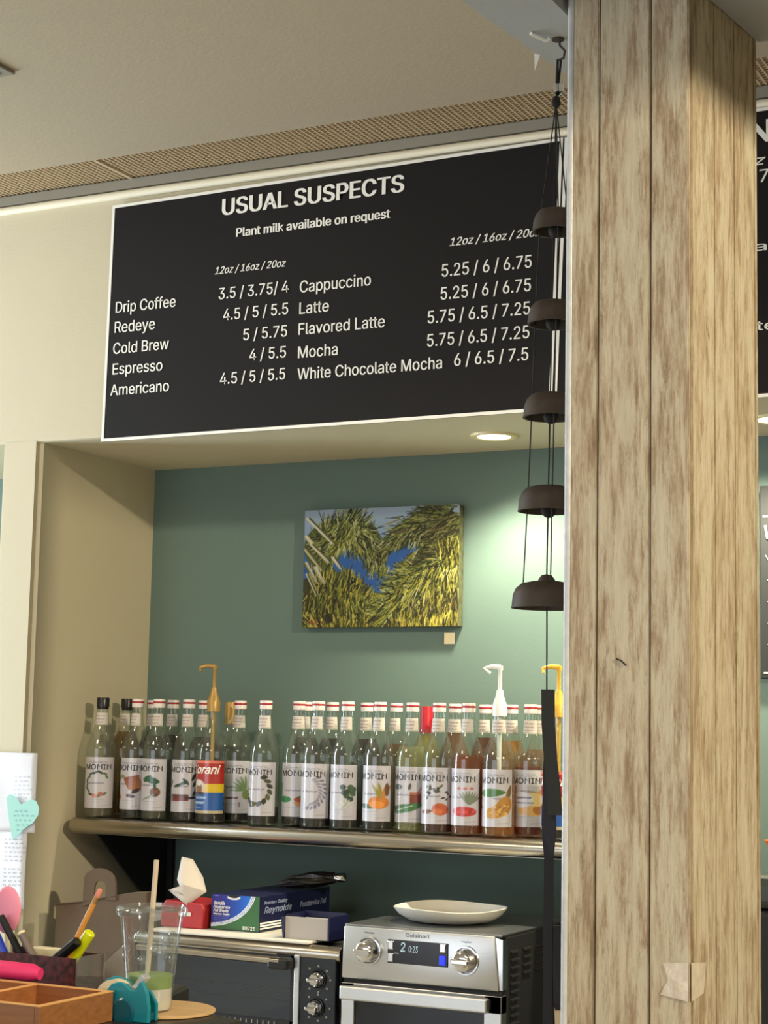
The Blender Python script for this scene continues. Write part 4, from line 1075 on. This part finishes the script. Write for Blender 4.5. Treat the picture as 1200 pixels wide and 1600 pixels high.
hp = [(-.058, .062), (-.050, .070), (-.034, .064), (-.020, .050), (-.004, .058), (.006, .062), (.018, .058), (.026, .044), (.024, .030), (.012, .014), (-.006, .004), (-.022, -.010), (-.038, -.022), (-.044, -.002), (-.052, .03)]
hp = [(x*1.22, z*1.22) for x, z in hp]
b = prism(hp, 'y', 0, .0005)
nt_ = obj('sticky_note', b, M['stickynote'], loc=(-2.768, 3.560, 1.282)); tag(nt_, 'heart-shaped pale teal sticky note over both white sheets', 'note')
scribble(nt_, [(-.044, .0, .044), (-.046, .008, .033), (-.042, .010, .022), (-.038, -.004, .010), (-.036, -.018, -.002)], mat('teal_ink', (112, 160, 160), .8), -.0008)

# ================================================================== FRONT COUNTER THINGS
ZF = 1.2062
# wooden compartment box
t = thing('wooden_box', 'orange-brown wooden compartment box on the front counter', 'box', (-1.30, 1.67, ZF))
wb = [('side_board', (.074, .081, -.068, .070)), ('side_board', (-.20, -.193, -.068, .070)), ('front_board', (-.193, .074, -.068, -.061)), ('back_board', (-.193, .074, .063, .070)), ('divider', (-.030, -.024, -.061, .063))]
for nm, (a, c, e, g_) in wb:
    o = obj(nm, box(a, c, e, g_, 0, .0330, .0006), M['woodbox'], t)
    obj('rim', box(a-.0003, c+.0003, e-.0003, g_+.0003, .0328, .0342, .0004), M['woodrim_lit'], o)
obj('bottom_board', box(-.193, .074, -.061, .063, .001, .005), mat('box_floor_lit', (206, 96, 44), .5, noise=.1, nscale=10), t)  # orange of the lit interior is put into the floor colour
# cup
t = thing('iced_drink_cup', 'clear plastic cup with flat lid, green and white drink', 'cup', (-1.215, 1.808, ZF+.004))
k = .98
cw = [(0, .002), (.029, 0), (.031, .003), (.0315, .006), (.0355, .050), (.0395, .085), (.044, .112), (.0455, .114)]
obj('cup_wall', lathe(cw, 40), M['cupplastic'], t, smooth=True)
obj('drink', lathe([(0, .002), (.0285, .002), (.0305, .008), (.0312, .027), (0, .027)], 32), M['milk'], t, smooth=True)
obj('drink_top_layer', lathe([(0, .0272), (.0312, .0272), (.0326, .042), (0, .043)], 32), M['matcha'], t, smooth=True)
lid = [(.0455, .112), (.0485, .112), (.0500, .116), (.0500, .120), (.0470, .123), (.0455, .1235), (.0440, .119), (.030, .1185), (.028, .1205), (0, .1205)]
obj('lid', lathe(lid, 40), M['cupplastic'], t, smooth=True)
obj('straw', tube([(-.010, .006, .008), (.001, .0, .12), (.006, -.002, .178)], .0036, 12), M['straw'], t, smooth=True)
em = bmesh.new()
for kk in range(12):
    a = R(-160+kk*28); rr_ = .0375
    bmesh.ops.create_uvsphere(em, u_segments=8, v_segments=6, radius=.006, matrix=Matrix.Translation((rr_*.92*math.cos(a), rr_*.92*math.sin(a), .062+.012*(kk % 3))))
obj('ice_cubes', em, M['cupplastic'], t, smooth=True)
t.scale = (.86, .86, .99)
# wood board under the cup
t = tag(obj('wooden_board', lathe([(0, -.0), (.062, 0), (.064, .001), (.064, .003), (.062, .004), (0, .004)], 48), M['board'], loc=(-1.210, 1.830, ZF-.0002)), 'round light wooden board beneath the plastic cup', 'board')
# tape dispenser
t = thing('tape_dispenser', 'glossy teal desktop tape dispenser beside the wooden box', 'tape dispenser', (-1.216, 1.758, ZF))
rear = [(-.042, 0), (.040, 0), (.040, .020), (.030, .034), (.012, .034), (-.004, .044), (-.020, .047), (-.034, .041), (-.042, .028)]
front = [(-.020, 0), (.043, 0), (.043, .018), (.040, .034), (.033, .047), (.028, .045), (.024, .036), (.018, .036), (.010, .042), (.0, .044), (-.010, .041), (-.018, .032), (-.021, .018)]
obj('cheek', prism(rear, 'y', .008, .013, .0015), M['tealplastic'], t)
obj('cheek', prism(front, 'y', -.013, -.007, .0015), M['tealplastic'], t)
obj('base_block', box(-.036, .038, -.007, .008, .001, .010, .001), M['tealdark'], t)
obj('tape_roll', xform(lathe([(.012, -.0065), (.0265, -.0065), (.0265, .0065), (.012, .0065), (.012, -.0065)], 36), (-.012, .0005, .018+.0), (PI/2, 0, 0)), M['tape'], t, smooth=True)
obj('hub', xform(lathe([(0, .016), (.014, .0155), (.0165, .013), (.0165, .012)], 32), (.008, .0, .010), (PI/2, 0, 0)), M['tealdark'], t, smooth=True)
obj('tape_cutter', prism([(.014, .038), (.019, .036), (.032, .049), (.027, .054)], 'y', -.006, .007, .0008), mat('cutter', (206, 214, 216), .15, metal=.4), t)
# folded card behind
tag(obj('folded_card', prism([(-.05, 0), (.02, 0), (.012, .040), (.004, .046)], 'y', 0, .002), M['greycard'], loc=(-1.395, 2.0, ZF)), 'grey folded card standing left behind the plastic cup', 'card')
# pen holder and pens
t = thing('pen_holder', 'clear plastic pen tray with maroon floral pattern on the counter', 'pen holder', (-1.46, 1.92, ZF))
hw = bmesh.new()
for a in ((-.11, .074, -.028, -.026), (-.11, .074, .032, .034), (-.11, -.108, -.028, .034)): box(*a, 0, .042, bm=hw)
obj('patterned_wall', hw, M['maroon'], t)
obj('clear_end', box(.072, .077, -.028, .034, 0, .043, .0008), M['cupplastic'], t)
obj('tray_floor', box(-.108, .072, -.026, .032, 0, .002), M['maroon'], t)
tag(obj('note_block', box(-.024, .026, -.010, .010, 0, .043, .001), M['cream'], loc=(-1.462, 1.935, ZF+.003)), 'cream note pad block standing in the pen tray', 'note pad')
def pen(name, label, x0, z0, x1, z1, r, m, y, tip=None, yb=0):
    d = Vector((x1-x0, yb, z1-z0)); Lg = d.length
    t = thing(name, label, 'pen', (x0, y, z0))
    obj('barrel', tube([(0, 0, 0), tuple(d*.98), tuple(d)], [r, r, r*.75], 10), m, t, smooth=True)
    return t, d
pp, d = pen('pencil', 'orange wooden pencil with pink eraser leaning from the pen tray', -1.428, ZF+.004, -1.3655, 1.327, .0036, M['pencil'], 1.905)
obj('ferrule', tube([tuple(d*.93), tuple(d*1.0)], .0038, 10), mat('ferrule', (206, 170, 110), .3, metal=.8), pp)
obj('eraser', tube([tuple(d*1.0), tuple(d*1.06), tuple(d*1.08)], [.0036, .0036, .0022], 10), M['eraser'], pp, smooth=True)
pp, d = pen('highlighter', 'bright yellow highlighter in front of the orange pencil', -1.432, ZF+.004, -1.381, 1.280, .0075, M['hiyellow'], 1.915); 
pp, d = pen('marker', 'thick black marker leaning right in the pen tray', -1.462, ZF+.006, -1.389, 1.270, .0070, M['blackplastic'], 1.900)
pp, d = pen('ballpoint_pen', 'grey pen with pale end leaning left in the pen tray', -1.440, ZF+.006, -1.484, 1.272, .0055, M['greypen'], 1.905)
obj('pen_end', tube([tuple(d*.985), tuple(d*1.03)], .0056, 10), M['cream'], pp)
pp, d = pen('ballpoint_pen', 'black pen leaning far left in the pen tray', -1.462, ZF+.006, -1.522, 1.292, .0050, M['blackmatte'], 1.908)
pp, d = pen('ballpoint_pen', 'blue pen at the left edge in the pen tray', -1.488, ZF+.006, -1.535, 1.285, .0075, M['blue'], 1.900)
t = thing('round_brush', 'pale pink rounded paddle standing at the left edge of the pen tray', 'brush', (-1.515, 1.925, ZF+.004))
b = bmesh.new(); bmesh.ops.create_uvsphere(b, u_segments=20, v_segments=12, radius=.030); b.transform(Matrix.Diagonal((.75, .22, 1.05, 1))); b.transform(Matrix.Translation((-.010, 0, .088)))
obj('head', b, M['softpink'], t, smooth=True); obj('handle', tube([(0, 0, 0), (-.008, 0, .07)], .005, 10), M['cream'], t)
t = obj('pink_roll', tube([(-.09, 0, 0), (-.02, 0, .001), (.035, .004, 0), (.045, .005, -.001)], [.0105, .011, .0105, .007], 14), M['pink'], smooth=True, loc=(-1.385, 1.755, ZF+.042)); tag(t, 'hot pink rolled fabric resting on the back of the wooden box', 'cloth')

# ================================================================== RIGHT OF THE PILLAR
t = thing('chalkboard', 'black chalkboard on the teal wall, a sliver seen right of the pillar', 'chalkboard', (-.75, 4.095, 1.91))
obj('board_panel', box(-.318, .32, -.02, 0, -.228, .225, .002), M['chalkboard'], t)
ck = bmesh.new()
for z in (.152, -.215): box(-.31, .31, -.0215, -.0202, z-.002, z+.002, bm=ck)
tube([(-.305, -.021, .13), (-.30, -.021, .10), (-.285, -.021, .09), (-.27, -.021, .11)], .003, 6, ck)
for k in range(4): tube([(-.305+.01*k, -.021, .06-k*.05), (-.28, -.021, .02-k*.05), (-.30, -.021, -.0-k*.05)], .0012, 5, ck)
obj('chalk_marks', ck, mat('chalk', (200, 200, 196), .9), t)
t = thing('coffee_grinder', 'dark coffee machine mostly hidden behind the right of the pillar', 'coffee machine', (-.80, 3.70, .80))
obj('machine_body', box(-.17, .2, -.14, .2, 0, .40, .01), M['blackmatte'], t)
obj('machine_top', box(-.165, .2, -.13, .19, .40, .47, .02), mat('machine_grey', (70, 74, 70), .4, metal=.5), t)
obj('side_panel', box(-.172, -.168, -.12, .18, .27, .38), mat('machine_pale', (170, 166, 150), .5), t)
obj('white_knob', xform(lathe([(0, .016), (.012, .014), (.014, 0)], 16), (-.166, -.135, .43), (PI/2, 0, 0)), M['white'], t, smooth=True)
bw = obj('orange_bowl', lathe([(0, 0), (.04, 0), (.058, .03), (.075, .062), (.077, .064), (.072, .064), (.054, .032), (.036, .006), (0, .006)], 32), M['orange'], smooth=True, loc=(-.885, 3.70, 1.2705)); tag(bw, 'orange plastic bowl on the dark coffee machine, right edge of the photo', 'bowl')
